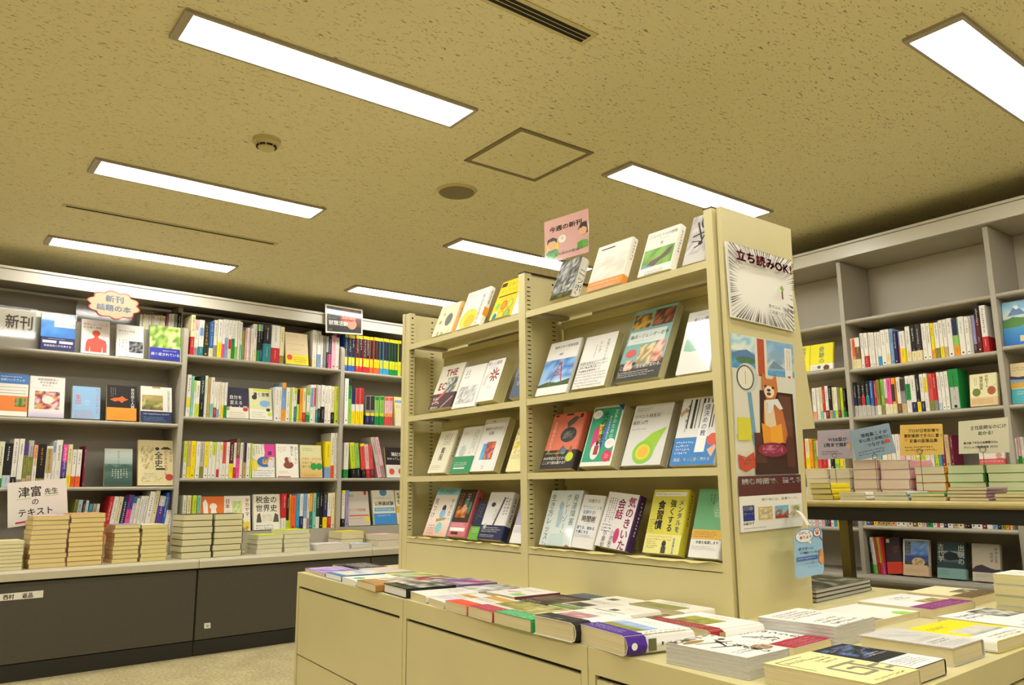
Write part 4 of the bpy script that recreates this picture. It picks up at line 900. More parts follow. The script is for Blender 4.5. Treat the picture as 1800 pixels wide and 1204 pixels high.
lft(1, 1, 398, 438, 680, 'navy notebook method book with white band, middle bay second shelf', '262440', [('t', '自分を', 14, 34, 19, 'w'), ('t', '変える', 16, 58, 19, 'w'), ('t', 'ノート術', 4, 80, 23, 'w', 0.02)], band=(0.36, 'e4e0d0'), bandart=[('e', 84, 8, 11, 10, 'c03a3a'), ('e', 6, 8, 9, 9, 'A'), ('s', 12, 20, 76, 26, 'A', 9)], lean=11, gloss=True)
lft(1, 1, 439, 480, 682, 'pale green writing habit book with blue cat drawing, middle bay', 'd8d6b4', [('r', 20, 2, 70, 10, 'L'), ('t', '書く習慣', 18, 16, 17, 'k', 0.02), ('e', 22, 38, 11, 10, 'k'), ('e', 66, 64, 22, 14, '7fb0d8'), ('e', 78, 60, 10, 8, '7fb0d8'), ('e', 20, 68, 14, 10, 'd8e08c'), ('e', 80, 90, 9, 7, 'k')], band=(0.33, 'e6e3d0'), bandart=[('s', 8, 10, 60, 24, 'E', 9), ('e', 86, 20, 9, 9, 'L')], lean=11)
lft(1, 2, 443, 484, 780, 'collage book with speech bubble and pink block, middle bay', 'ccc8b8', [('r', 54, 0, 46, 54, 'd83f98'), ('r', 70, 30, 16, 16, '6a2a6a'), ('e', 24, 34, 32, 34, 'e2ddcc'), ('S', 4, 8, 44, 46, 'k', 11), ('e', 56, 74, 34, 22, '3f6aa8'), ('n', 46, 56, 36, 28, ['d8a83c', 'b8763a', '3f6aa8', 'd8c45a'], 5, 4), ('r', 0, 70, 22, 40, 'f0d83c'), ('e', 80, 82, 12, 18, 'd8d4e0')], band=(0.3, 'e8e5dc'), bandart=[('s', 6, 8, 86, 30, '5a6a9a', 10)], lean=9)
lft(1, 2, 486, 526, 780, 'white book with brown fox reading, middle bay third shelf', 'ece8dc', [('v', '正しくない', 88, 10, 15, 'k'), ('v', '賢だも', 70, 8, 14, 'k'), ('S', 8, 10, 40, 26, 'c05a5a', 9), ('e', 54, 88, 22, 15, '8a4a44'), ('p', [36, 62, 44, 54, 58, 60, 62, 78, 40, 80], '8a4a44'), ('p', [52, 64, 60, 50, 66, 70, 60, 80], 'e0c8c0'), ('s', 10, 112, 56, 12, 'E', 6), ('r', 6, 134, 56, 5, 'c0607a')], lean=9)
lft(1, 2, 529, 567, 782, 'beige book with two green circles, middle bay third shelf', 'ddd7a6', [('g', 0, 52, 100, 92, 'e0cf98', 'dcb468'), ('s', 8, 10, 60, 18, '5a8a6a', 8), ('t', 'アダム・スミスの', 6, 54, 11.5, 'b8763a', 0.02), ('t', '手盤を使った', 6, 70, 12, '8a7a3a'), ('t', '儲かる', 6, 86, 13, '5a6a2a'), ('e', 60, 92, 15, 15, '2f9a4c'), ('e', 86, 92, 14, 15, '2f9a4c'), ('s', 12, 124, 76, 10, '8a6a3a', 6)], lean=9, gloss=True)
lft(1, 3, 350, 394, 873, 'orange book with white foxes, middle bay bottom shelf', 'e8742c', [('p', [14, 24, 24, 10, 34, 30, 36, 70, 18, 72], 'f0e6dc'), ('e', 56, 40, 15, 13, 'f0e6dc'), ('p', [48, 50, 66, 50, 72, 78, 44, 78], 'f0e6dc'), ('e', 74, 74, 8, 6, '8aa84a'), ('r', 44, 84, 54, 18, 'efe2c4'), ('s', 46, 86, 50, 12, 'k', 7)], lean=9)
lft(1, 3, 394, 441, 872, 'white Japan travel book with red title, middle bay bottom shelf', 'e9e3d4', [('v', '日本', 13, 10, 18, 'c0405a', 0.02), ('v', 'タカヤマ', 86, 8, 17, 'c0405a', 0.02), ('n', 30, 18, 38, 60, ['e0d060', 'c8d890', '8ac0b0', 'e8d8a0'], 6, 8), ('S', 8, 52, 20, 30, 'k', 8), ('r', 4, 96, 92, 26, 'ecc43c'), ('n', 10, 108, 80, 30, ['d8b83c', 'b8904a', '7a8a5a', 'e0c870'], 7, 4)], lean=9)
lft(1, 3, 446, 493, 869, 'cream book with black tax history title, middle bay bottom shelf', 'e7e2d0', [('t', '税金の', 8, 6, 27, 'k', 0.015), ('t', '世界史', 8, 36, 27, 'k', 0.015), ('p', [10, 100, 14, 72, 24, 66, 30, 100], '5a564a'), ('p', [72, 100, 80, 68, 92, 74, 94, 100], '5a564a'), ('n', 32, 72, 38, 24, ['e0dac6', 'cfc9b4'], 5, 3), ('r', 4, 102, 92, 40, 'ece8d8'), ('s', 8, 106, 82, 32, 'k', 10)], lean=9, t=0.034, spine='L')
lft(2, 1, 695, 716, 697, 'cream cover forward book with yellow frame, end bay second shelf', 'ddd6b0', [('r', 0, 0, 100, 5, 'Y'), ('r', 0, 0, 6, 150, 'Y'), ('r', 6, 26, 60, 18, 'b'), ('s', 14, 60, 40, 30, 'k', 12)], lean=8)
lft(2, 2, 680, 716, 786, 'black bookkeeping book with white band and red dots, end bay', '2a2422', [('t', '簿記が', 28, 20, 18, 'w', 0.02), ('t', 'わかってしまう', 8, 42, 12, 'w')], band=(0.42, 'e6e2da'), bandart=[('s', 10, 6, 70, 12, 'E', 7), ('e', 26, 28, 13, 13, 'd0563c'), ('e', 70, 28, 13, 13, 'd0563c')], lean=10)
lft(2, 3, 613, 652, 864, 'grey glossy exam book with red stripe, end bay bottom shelf', 'c9c2b6', [('r', 78, 0, 12, 14, 'R'), ('t', '就活', 10, 12, 10, 'k'), ('t', 'クリア問題集', 4, 68, 13, 'c05a50'), ('r', 6, 94, 88, 5, 'd0604a'), ('s', 8, 104, 66, 12, 'd0604a', 8), ('e', 86, 112, 11, 10, 'Y')], gloss=True, lean=12)
lft(2, 3, 658, 698, 862, 'blue and white civil service exam book, end bay bottom shelf', 'dcd8c4', [('e', 50, 8, 16, 14, '3f7fa8'), ('s', 8, 26, 84, 8, 'f', 7), ('t', '公務員試験', 8, 42, 17, 'k', 0.02), ('r', 6, 66, 88, 14, '6aa0c8'), ('s', 10, 68, 80, 10, 'w', 9), ('r', 2, 88, 96, 56, '3f8ccf'), ('s', 16, 92, 70, 10, 'w', 8)], gloss=True, lean=12)
lft(2, 3, 699, 722, 862, 'job hunting book with big green kana, end bay bottom shelf', 'dcd4b8', [('t', '就活', 14, 14, 20, 'k', 0.02), ('e', 30, 44, 14, 9, 'f'), ('t', 'ぜん', 10, 56, 34, '2f9a6a', 0.03), ('n', 0, 104, 100, 40, ['d8a84a', 'c89a3c', 'a8b45a'], 5, 3)], lean=12)

# ================================================================ right bookcase: books standing cover forward
gr = 'books facing out on the right bookcase'
def rgt(z, xl, xr, yt, label, cover, art=(), **kw):
    kw.setdefault('lean', 10); kw.setdefault('t', 0.02)
    return face_out(FR, kw.pop('v', 0.03), z, xl, xr, yt, label, cover, art, group=gr, **kw)
rgt(RZL[1], 1424, 1464, 601, 'yellow book with blue brush lettering, right bookcase upper left', 'e6dc28', [('v', '奇跡の人', 50, 12, 24, '3a7a9a', 0.01), ('s', 10, 100, 30, 10, 'f', 6)], band=(0.22, 'e8e2d6'), bandart=[('s', 6, 6, 40, 16, 'A', 6), ('e', 72, 16, 13, 11, '6a4030'), ('e', 40, 12, 8, 7, '4a6a7a')], ref='R')
rgt(RZL[1], 1398, 1423, 607, 'second yellow book peeking out beside the end panel wing', 'e6dc28', [('v', '奇跡の人', 60, 12, 24, '3a7a9a', 0.01)], ref='R')
rgt(RZ[2], 1706, 1755, 654, 'cream book with green and brown leaf, right bookcase', 'e2dbab', [('v', '移動する', 62, 6, 13, 'k'), ('v', '境界国家', 42, 10, 14, 'k', 0.01), ('S', 16, 12, 12, 40, 'k', 6), ('e', 24, 74, 15, 16, '6f7a34'), ('e', 78, 70, 15, 17, 'a85a38'), ('l', 10, 58, 34, 62, 1.2, '6f7a34'), ('l', 84, 52, 96, 46, 1.2, 'a85a38')], band=(0.27, 'dfbf8c'), bandart=[('s', 6, 6, 84, 18, 'F', 7)], t=0.03, ref='R')
rgt(RZR[1], 1766, 1826, 533, 'blue mountain lake landscape book at the right picture edge', '5fa0d0', [('n', 0, 0, 100, 60, [['8abce0', 'a4cce8'], ['b8d4e0', 'd8dcd0']], 5, 5), ('p', [14, 50, 36, 18, 44, 18, 70, 48], '6a8ab8'), ('p', [33, 22, 36, 16, 44, 16, 50, 26, 42, 30], 'e8ecec'), ('p', [0, 66, 30, 54, 60, 60, 100, 50, 100, 96, 60, 86, 30, 98, 0, 92], '5a8a4a'), ('g', 0, 90, 100, 60, '4f9ad0', '2f6fc4'), ('r', 48, 120, 52, 20, 'd8c8a0')], lean=7, spine='L')
rgt(RZR[2], 1779, 1828, 640, 'cream book with teal band at the right picture edge', 'dcc99c', [('s', 8, 14, 60, 18, 'F', 10), ('p', [0, 52, 30, 58, 60, 56, 100, 48, 100, 64, 50, 70, 0, 66], '3c3a5a'), ('p', [0, 66, 50, 70, 100, 64, 100, 80, 0, 84], '8aa4b0'), ('p', [0, 84, 100, 78, 100, 100, 0, 104], 'd8a848')], band=(0.36, '4fb0bc'), bandart=[('s', 20, 8, 70, 18, 'w', 8)], lean=7, spine='L')
rgt(RZ[3], 1722, 1768, 792, 'pinkish white book with portrait photo and red foot band', 'e4d6cc', [('s', 14, 8, 60, 8, 'F', 7), ('e', 76, 22, 12, 11, 'c89a84'), ('p', [60, 60, 66, 34, 90, 34, 96, 60], '2e2a2c')], band=(0.4, 'd05a5c'), bandart=[('s', 6, 6, 88, 12, 'w', 8)], lean=8)
zl = 0.5245
rgt(zl, 1561, 1587, 945, 'dark tilted book with red band on the bottom ledge', '3a3234', [('r', 6, 10, 22, 24, 'e2ded6'), ('n', 50, 60, 40, 40, ['3a3234', '6a2a24', '4a3a34', '8a3a2c'], 4, 4)], band=(0.32, 'd8422e'), bandart=[('s', 8, 8, 80, 22, 'r', 7)], t=0.03, rot=-5)
rgt(zl, 1588, 1633, 947, 'book with blue evening sky and tree photo on bottom ledge', 'e0d4bc', [('n', 6, 4, 94, 100, [['6f9ad0', '8fb0d8'], ['5a86c8', '7fa0d0'], ['4a5f98', '3f4a80'], ['3a4438', '4a5040']], 7, 8), ('e', 60, 88, 26, 18, 'd0b890'), ('n', 44, 76, 34, 24, ['d8c49c', 'c0a478', 'b08f60'], 5, 4), ('r', 8, 10, 22, 46, '4a4a44'), ('s', 10, 12, 18, 40, 'd8d4c8', 6)], band=(0.3, 'dcc09c'), bandart=[('s', 8, 14, 84, 18, 'S', 8)], t=0.034)
rgt(zl, 1648, 1698, 951, 'dark teal ancient history book with white brush title', '35464a', [('g', 22, 34, 60, 40, '8aa4a8', '4a5f64'), ('p', [24, 46, 44, 34, 70, 42, 80, 56, 76, 64, 40, 68, 26, 62], '232c2e'), ('v', '古代学', 14, 8, 22, 'd8d8c8', 0.02), ('v', '出現の', 86, 10, 24, 'd8d8c8', 0.02)], band=(0.28, '8ab0a8'), bandart=[('s', 6, 6, 40, 16, 'T', 6)], t=0.034)
rgt(zl, 1710, 1760, 955, 'grey sky book with dark hills on the bottom ledge', 'b8ae9c', [('g', 0, 0, 100, 96, 'b0a898', 'c8bca4'), ('p', [0, 96, 14, 84, 34, 78, 60, 88, 82, 94, 100, 92, 100, 112, 0, 112], '4a3c48'), ('v', 'ヤマト王', 86, 12, 14, 'k', 0.01), ('v', '古代学', 70, 30, 13, 'k'), ('s', 10, 10, 20, 4, 'k', 4)], band=(0.24, 'd8d0b8'), bandart=[('s', 10, 6, 60, 10, 'E', 6)], t=0.03)
# ================================================================ books lying on the island base
gf = 'books lying on the island base'
def low(bl, br, h, t, label, cover, art=(), **kw):
    kw.setdefault('name', 'hardcover_book'); return flat(bl, br, h, t, label, cover, art, group=gf, **kw)
# row along the front edge, far to near
low((536, 1003.5), (571, 1014.5), 0.19, 0.012, 'purple magazine with curled dark corner at the far base end', '9a7fc0', [('n', 0, 0, 100, 140, ['9a7fc0', 'b49ad0', '6a4a90', 'c8b4dc'], 6, 8), ('s', 8, 10, 80, 20, 'K', 9)], name='magazine')
low((572.5, 1015.5), (600, 1023), 0.19, 0.022, 'blue and white book second along the base front edge', '3f7fc4', [('n', 0, 0, 100, 90, ['e6e2d8', 'c8d4e4', '7fa8d8', 'e8d48a'], 6, 7), ('r', 0, 100, 100, 40, '3f7fc4')], pages='w')
low((601, 1023.5), (625.5, 1031), 0.19, 0.02, 'white book with green dot on the base front edge', 'ecebdc', [('e', 50, 90, 20, 14, '4fb88a'), ('s', 12, 20, 60, 8, 'E', 6)], pages='w')
low((627, 1032), (660.5, 1042), 0.19, 0.026, 'tan brown book on the base front edge', 'b88a4a', [('n', 0, 0, 100, 60, ['e4dfd0', 'd8cfb8', '8a7a5a'], 6, 6), ('s', 10, 80, 80, 40, '7a5a2c', 10)], spine_col='b08040')
low((674, 1041.5), (714.5, 1053), 0.19, 0.032, 'thick black hardcover with white page block on base front edge', '23211f', [('n', 0, 0, 100, 70, ['3a3a38', '8a8a84', 'd0cdc0', '5a5a50'], 9, 7), ('n', 0, 80, 100, 40, ['4a4a30', '6a6840', '2c2c22'], 8, 4)], pages='w', hard=True, spine_art=sp('w'))
low((721, 1052.5), (749.5, 1061.8), 0.19, 0.024, 'white book with fine black print on base front edge', 'eceae2', [('s', 10, 10, 80, 50, 'k', 8), ('l', 0, 84, 100, 84, 1, 'A')])
low((753, 1062), (781, 1071), 0.19, 0.02, 'white book with gold stripe on base front edge', 'e6e2dc', [('r', 0, 40, 100, 24, 'c8983c'), ('s', 8, 70, 84, 14, 'k', 9), ('n', 0, 90, 100, 40, ['e0dce4', 'c4bcd0'], 4, 3)])
low((782, 1071.5), (821, 1083), 0.19, 0.026, 'white book with vermilion band on base front edge', 'e4e0da', [('r', 0, 10, 100, 30, 'd0a448'), ('s', 8, 46, 84, 16, 'k', 10)], band=(0.3, 'e8552c'), bandart=[('s', 8, 6, 80, 20, 'p', 6)])
low((822.5, 1083), (866, 1096), 0.19, 0.028, 'book with crimson band next to the vermilion one', 'd8d2c0', [('n', 0, 0, 100, 70, ['8a8a50', 'b0a860', '6a6a40'], 6, 5), ('s', 8, 50, 80, 10, 'R', 7)], band=(0.34, 'b8364a'), bandart=[('s', 8, 6, 84, 28, 'p', 7)])
low((868, 1096.5), (935, 1114), 0.19, 0.032, 'olive dotted book with bright green band on base front edge', '9a965a', [('n', 0, 0, 100, 110, ['9a965a', 'c4bc78', '6f6c3c', 'd8d09a'], 14, 14)], band=(0.3, '2fae6a'), bandart=[('s', 8, 6, 84, 24, 'w', 6)], spine_col='8a8444')
low((938, 1114.5), (1014, 1133), 0.19, 0.046, 'thick white book with pink painting and black band', 'e8e4da', [('n', 10, 40, 62, 54, ['b8808a', 'd0a0a0', '8a6a70', 'c89a90', 'a07a80'], 10, 9), ('s', 40, 12, 50, 14, 'k', 7)], band=(0.3, '24221f'), bandart=[('s', 10, 6, 80, 14, 'E', 6), ('n', 4, 22, 60, 20, ['4a4a44', '6a6a62', '2c2c28'], 6, 3)], hard=True, r=0.018, spine_art=[('l', 0, 300, 100, 300, 4, 'A')])
low((1021, 1131), (1105, 1158), 0.19, 0.044, 'white hillside book with purple band at the cabinet seam', 'ebe9e2', [('n', 4, 36, 74, 58, [['8aa8d0', 'a8c0dc'], ['8a9a50', '7a7a40', '9a9048'], ['6a5a40', '8a8a60', 'b0a878']], 9, 8), ('S', 82, 10, 14, 110, 'k', 9), ('s', 20, 12, 40, 12, 'E', 6)], band=(0.28, '4a2490'), bandart=[('s', 6, 6, 84, 12, 'w', 7), ('s', 6, 20, 76, 18, 'v', 5)], r=0.02, spine_art=[('S', 30, 20, 46, 220, 'K', 40), ('r', 20, 255, 60, 50, '6a6a48'), ('e', 50, 390, 18, 18, 'w')])
def row2(v, pl, pr, h, t, label, cover, art=(), **kw):
    kw.setdefault('name', 'hardcover_book')
    u0, u1 = FB.u(pl, v, BZ), FB.u(pr, v, BZ)
    return flat_at(FB, u0, u1 - 0.003, v, BZ, h, t, label, cover, art, group=gf, **kw)
V2 = 0.207
row2(0.207, 584, 622, 0.17, 0.012, 'dark grey magazine with white lettering at the far base', '4a4844', [('n', 0, 0, 100, 140, ['3c3a36', '5a5650', '2c2a28'], 6, 8), ('s', 8, 8, 84, 40, 'w', 9)], name='magazine')
row2(0.207, 623, 662, 0.17, 0.012, 'pink and pale magazine beside the grey one', 'e0b4ac', [('n', 0, 0, 100, 140, ['e0b4ac', 'd8c8c0', 'b8c8c0', 'e8d8d0'], 6, 8), ('s', 10, 90, 70, 20, 'k', 9)], name='magazine')
row2(0.207, 663, 704, 0.17, 0.012, 'teal and yellow magazine near the far shelf corner', '8ab4a4', [('n', 0, 0, 100, 140, ['8ab4a4', 'd8d460', '7a8a50', 'c0d0c0'], 7, 9)], name='magazine')
row2(V2, 705, 752, 0.18, 0.014, 'dark photo magazine with crimson spots in second row', '5a5648', [('n', 0, 0, 100, 140, ['5a5648', '3c3a30', '8a8a6a', 'd8d0c8', 'b03a4a'], 9, 11), ('e', 36, 60, 16, 12, 'c0405a'), ('e', 66, 40, 14, 10, 'd8d0c8')], name='magazine')
row2(V2, 754, 800, 0.18, 0.026, 'purple and grey book in second row on the base', '8a6a9a', [('n', 0, 0, 100, 140, ['8a6a9a', 'b0a8b8', 'c8c4cc', '6a4a7a'], 7, 9), ('e', 64, 28, 22, 14, 'b83a7a')])
row2(V2, 802, 852, 0.18, 0.022, 'black and white patterned book in second row', 'd8d6d0', [('n', 0, 0, 100, 150, ['e0ded8', '6a6a66', 'a8a6a0', '3a3a38', 'e8e6e0'], 10, 12)])
row2(V2, 854, 906, 0.18, 0.028, 'white book with pink strokes and green square', 'e9e6e0', [('p', [10, 60, 40, 50, 60, 60, 30, 72], 'e0b0b0'), ('r', 56, 66, 30, 24, '8ccf6a'), ('s', 20, 20, 60, 20, 'E', 9), ('r', 0, 110, 100, 30, '6a2430')], spine_col='6a2430')
row2(V2, 908, 962, 0.18, 0.024, 'dark brown book with white script in second row', '3e3228', [('n', 0, 20, 100, 70, ['5a4a3a', '6a5a44', '3e3228', '7a6a58'], 8, 7), ('s', 14, 94, 70, 24, 'w', 10)], pages='w')
row2(V2, 964, 1018, 0.18, 0.026, 'white book with dark photo and olive green band', 'dedad0', [('n', 8, 50, 60, 40, ['5a5240', '7a7258', '3f3a2e'], 6, 5), ('s', 10, 14, 70, 20, 'k', 8)], band=(0.24, '6a8a34'), bandart=[('s', 8, 6, 80, 16, 'w', 6)])
row2(V2, 1022, 1078, 0.18, 0.028, 'white book with small dark square and black band', 'e9e6da', [('r', 26, 66, 22, 18, '5a5244'), ('s', 40, 40, 50, 12, 'E', 6)], band=(0.3, '2c2a24'), bandart=[('n', 4, 4, 90, 30, ['3a3a30', '5a5a48', '2c2a24'], 8, 4)], r=0.012)
row2(V2, 1140, 1254, 0.185, 0.04, 'white garden photo book with dark red band', 'ebe8df', [('n', 16, 26, 52, 48, [['9aa04a', 'b8a83c', '7a8a3c'], ['6a7a3c', 'a89a50', '8a6a44']], 10, 9), ('s', 20, 82, 70, 10, 'k', 6), ('s', 30, 8, 40, 8, 'E', 5)], band=(0.24, '98262c'), bandart=[('s', 8, 5, 84, 16, 'p', 6), ('s', 8, 22, 70, 8, 'p', 4)], r=0.016, spine_art=[('S', 30, 20, 46, 300, 'K', 40), ('r', 15, 350, 70, 50, 'A')])
row2(V2, 1084, 1134, 0.18, 0.02, 'brown photo book with coral band in second row', '8a7a4a', [('n', 0, 0, 100, 110, ['8a7a4a', '5a5a3a', '3f4a34', 'a8945a', '6a5a3c'], 10, 10)], band=(0.24, 'b8503c'), bandart=[('s', 8, 6, 80, 18, 'p', 7)])
row2(0.41, 985, 1034, 0.1, 0.014, 'slate blue book close under the island shelf', '5a6474', [('r', 0, 60, 100, 60, 'c8c8c4'), ('s', 10, 70, 70, 14, 'k', 7)])
row2(0.412, 1038, 1100, 0.11, 0.02, 'white book with small picture close under the shelf', 'ebe8dc', [('r', 24, 30, 24, 20, '6a6050'), ('s', 20, 70, 60, 8, 'E', 6)])
row2(0.414, 1106, 1206, 0.12, 0.028, 'white book with olive field photo under the island shelf', 'eae7da', [('n', 6, 24, 76, 44, [['8a8a4a', 'a09a58'], ['7a7a40', 'b0a868', '8a8448']], 9, 6), ('s', 20, 4, 60, 14, 'E', 7), ('s', 14, 74, 70, 8, 'k', 6)])
# near end of the base: books turned towards the viewer
def end(bl, br, h, t, label, cover, art=(), n=1, **kw):
    kw.setdefault('name', 'hardcover_book')
    for i in range(n):
        lb_ = label if n == 1 else (label[0] if i == n - 1 else f'{label[1]}, {ORD[n - 1 - i]} copy from the top')
        flat(bl, br, h, t, lb_, cover, art if i == n - 1 else (), dz=i * (t + 0.001), group=gf, **kw)
end((1316, 1197), (1392, 1177), 0.205, 0.0075, ('white book with bold brush kana and brown wood shape', 'thin copy under the brush kana book'), 'e9e6dc', [('n', 0, 2, 100, 18, ['e9e6dc', '4a4640', 'e9e6dc', '8a8680'], 14, 3), ('e', 30, 28, 24, 7, '9a7a3c'), ('l', 20, 40, 80, 60, 3, 'k'), ('l', 70, 36, 40, 80, 4, 'k'), ('l', 16, 70, 70, 90, 3, 'k'), ('e', 80, 40, 7, 5, 'k'), ('v', 'あくびの思い', 60, 44, 16, 'k', 0.02), ('e', 78, 112, 16, 14, '8a6a4a'), ('n', 66, 102, 26, 20, ['a88a68', '6a5038', 'c4ac88'], 5, 4), ('s', 10, 104, 46, 16, 'k', 9)], n=5, pages='d8d6cc', name='paperback_copy')
end((1397, 1159), (1465, 1140), 0.185, 0.022, 'white book with brush lettering and crimson band', 'e8e5de', [('v', 'ふつうの軽', 78, 8, 17, 'k', 0.02), ('l', 20, 20, 50, 60, 4, 'k'), ('s', 20, 30, 40, 40, 'k', 13), ('e', 46, 84, 20, 11, 'a8804a')], band=(0.33, 'a8243c'), bandart=[('s', 10, 8, 76, 16, 'p', 8), ('s', 10, 26, 70, 12, 'p', 5)])
end((1472, 1141), (1541, 1120), 0.2, 0.0072, ('white book of scratchy lettering on a tall thin stack', 'thin copy under the scratchy lettering book'), 'e9e6de', [('s', 10, 8, 80, 40, 'k', 9), ('s', 12, 60, 70, 50, 'k', 11)], n=6, pages='d8d6cc', name='paperback_copy')
end((1540, 1243), (1622, 1213), 0.215, 0.036, 'cream book with grey maze lettering at the bottom edge', 'e9e1a0', [('l', 8, 10, 60, 10, 2, '8a8a70'), ('l', 8, 10, 8, 60, 2, '8a8a70'), ('t', 'みんなの', 12, 16, 10, '6a6a58'), ('s', 50, 20, 36, 30, '6a6a58', 9)] + [('l', x0, y0, x1, y1, 5, '8f8d74') for x0, y0, x1, y1 in ((30, 60, 86, 60), (30, 60, 30, 100), (30, 100, 60, 100), (60, 76, 60, 100), (42, 76, 60, 76), (70, 60, 70, 112), (70, 84, 92, 84), (80, 100, 96, 100))] + [('s', 14, 116, 70, 22, '8a865a', 7)], band=None)
end((1612, 1206), (1666, 1186), 0.21, 0.03, 'black book with white kana and white band', '1f2024', [('n', 6, 10, 88, 70, ['1f2024', '26304a', '4a6a9a', '1f2024'], 6, 7), ('t', 'ユートピア', 10, 14, 16, 'w', 0.02), ('t', 'ヨックのーツ', 14, 40, 13, 'w', 0.02), ('s', 30, 64, 60, 20, 'w', 8)], band=(0.33, 'e9e8e4'), bandart=[('s', 8, 8, 80, 34, '4a5a8a', 7)])
end((1678, 1173), (1733, 1154), 0.2, 0.036, 'pale grey book with thin blue drawing and grey band', 'c9c6c0', [('l', 20, 20, 40, 50, 1.2, '6a7a9a'), ('l', 40, 30, 60, 60, 1.2, '6a7a9a'), ('l', 60, 24, 80, 54, 1.2, '6a7a9a'), ('s', 12, 70, 70, 16, 'A', 6)], band=(0.36, 'd0cec8'), bandart=[('s', 8, 6, 70, 14, 'k', 7), ('s', 8, 24, 76, 20, 'E', 6)], hard=True, spine_col='6a7080')
end((1755, 1150), (1826, 1128), 0.2, 0.026, 'yellow book with green hillside photo and white band', 'ecd818', [('n', 16, 36, 72, 56, [['c8c4b4', 'd0ccc0'], ['8a98a0', 'a8b0ac'], ['5a8a34', '7aa844', '4a6a30']], 10, 9), ('t', 'なるほど', 8, 14, 10, 'f')], band=(0.3, 'eae7d8'), bandart=[('s', 14, 8, 76, 34, 'E', 8)], spine='L')
end((1528, 1106), (1622, 1084), 0.19, 0.016, 'white book with lifted cover and small green patch', 'ebe8de', [('n', 2, 20, 26, 110, ['a89888', '8a7a70', 'd8d0c0'], 3, 9), ('e', 74, 62, 10, 14, '9ccf4a'), ('s', 40, 80, 40, 40, 'E', 7)])
end((1641, 1088), (1716, 1071), 0.22, 0.024, 'white book with gold drawing and plum purple band', 'e9e7e2', [('r', 6, 60, 16, 70, '3a3c34'), ('n', 46, 40, 44, 40, ['b8a068', '9a8a58', 'd0b878', '8a7a48'], 6, 6), ('s', 40, 12, 40, 12, 'k', 7), ('s', 36, 96, 50, 14, 'E', 6)], band=(0.3, '8a2f78'), bandart=[('s', 12, 6, 76, 26, 'p', 7)])
end((1712, 1066), (1762, 1053), 0.2, 0.024, 'cream book with dark brush picture and brown band', 'e6ddb0', [('n', 40, 40, 50, 36, ['4a4438', '7a7058', 'd8cc9c', '5a5244'], 9, 5), ('t', 'ファーブル', 8, 90, 10, 'k')], band=(0.32, '6a5638'), bandart=[('s', 6, 4, 86, 34, 'A', 6)])
end((1800, 1118), (1880, 1098), 0.21, 0.02, 'white book with black scratch lettering at the right edge', 'eae8e2', [('s', 8, 10, 80, 20, 'k', 10), ('n', 50, 4, 46, 40, ['8a8a80', '3a3a36', 'c8c8c0', '6a6a3a'], 7, 6), ('v', 'ハハの', 40, 60, 18, 'k'), ('s', 10, 70, 24, 50, 'k', 9)])
_sc = hit_z((1752, 1082), BZ); _sf = Frame((_sc.x, _sc.y - 0.2), (1, 0))
for i in range(4):
    lb_ = ['lowest cream book', 'second cream book from below', 'third cream book from below', 'top book with line drawing'][i] + ' in the stack at the right edge'
    flat_at(_sf, (i % 2) * 0.004, 0.15 + (i % 2) * 0.004, 0.0, BZ + i * 0.029, 0.2, 0.0275, lb_, 'e9e5d6', [('l', 20, 20, 70, 40, 2, 'k'), ('s', 10, 50, 60, 40, 'k', 12), ('r', 60, 100, 40, 30, 'Y')] if i == 3 else (), group=gf, pages='e3d89a', name='hardcover_book')
# magazines on the ledge behind the end panel
for i in range(3):
    P0, P1 = hit_z((1448 + i, 1056 - i), BZ), hit_z((1534, 1036), BZ)
    flat((1436, 1060), (1533, 1038), 0.22, 0.0125, ['bottom dark magazine', 'middle dark magazine', 'top dark forest magazine'][i] + ' stacked behind the end panel', '3a382a', [('n', 0, 0, 100, 140, ['3a382a', '55533c', '22241a', '8a8870', '2e3024'], 14, 18), ('s', 30, 90, 60, 20, 'w', 9)] if i == 2 else (), dz=i * 0.0135, group='magazines behind the end panel', name='magazine', pages='e', spine='R', spine_col='2a3a34', spine_art=sp('w'))

# ================================================================ stacks on the left counter
def stack(fr, xl, xr, v, z0, ytop, n, where, h=0.2, pages='C', cover='W', group=None, name='textbook', jit=0.004, side='L', art=(), topcover=None, spine='R', spine_col=None, yaw=0.0):
    u0, u1 = fr.u(xl, v, z0), fr.u(xr, v, z0)
    zt = fr.hit(((xl + xr) / 2, ytop), v)[1]
    t = (zt - z0) / n
    rnd = random.Random(int(xl * 7 + v * 100))
    for i in range(n):
        d = rnd.uniform(-jit, jit); e = rnd.uniform(0, jit)
        lb_ = f"{CN.get(cover, 'pale')} covered book, {ORD[n - 1 - i]} from top of {where}"
        c = topcover if (topcover and i == n - 1) else cover
        flat_at(fr, u0 + d, u1 + d, v + e, z0 + i * t, h, t - 0.0014, lb_, c, art if i == n - 1 else (), pages=pages, group=group, name=name, spine=spine, spine_col=spine_col, yaw=rnd.uniform(-1, 1) + yaw)
gs = 'stacked textbooks on the grey counter'
stack(FL, -14, 39, 0.03, CT, 951, 8, 'the low stack at the left edge', pages='e6dfb0', group=gs, cover='C')
stack(FL, 49, 115, 0.05, CT, 906.5, 11, 'the tall stack under the handwritten sign', pages='e8d690', cover='p', group=gs)
stack(FL, 117, 179, 0.05, CT, 902, 11, 'the tall stack right of the handwritten sign', pages='e8d690', cover='S', group=gs)
stack(FL, 197, 243, 0.06, CT, 922, 9, 'the cream stack below the leaning books', pages='e9da96', cover='a', group=gs, topcover='v')
stack(FL, 246, 293, 0.06, CT, 922, 9, 'the cream stack left of the black-edged stack', pages='e9da96', cover='C', group=gs, topcover='Q')
stack(FL, 318, 371, 0.06, CT, 904, 7, 'the black-edged stack with white spines', pages='e3dcae', cover='k', group=gs, spine='R', name='bound_volume')
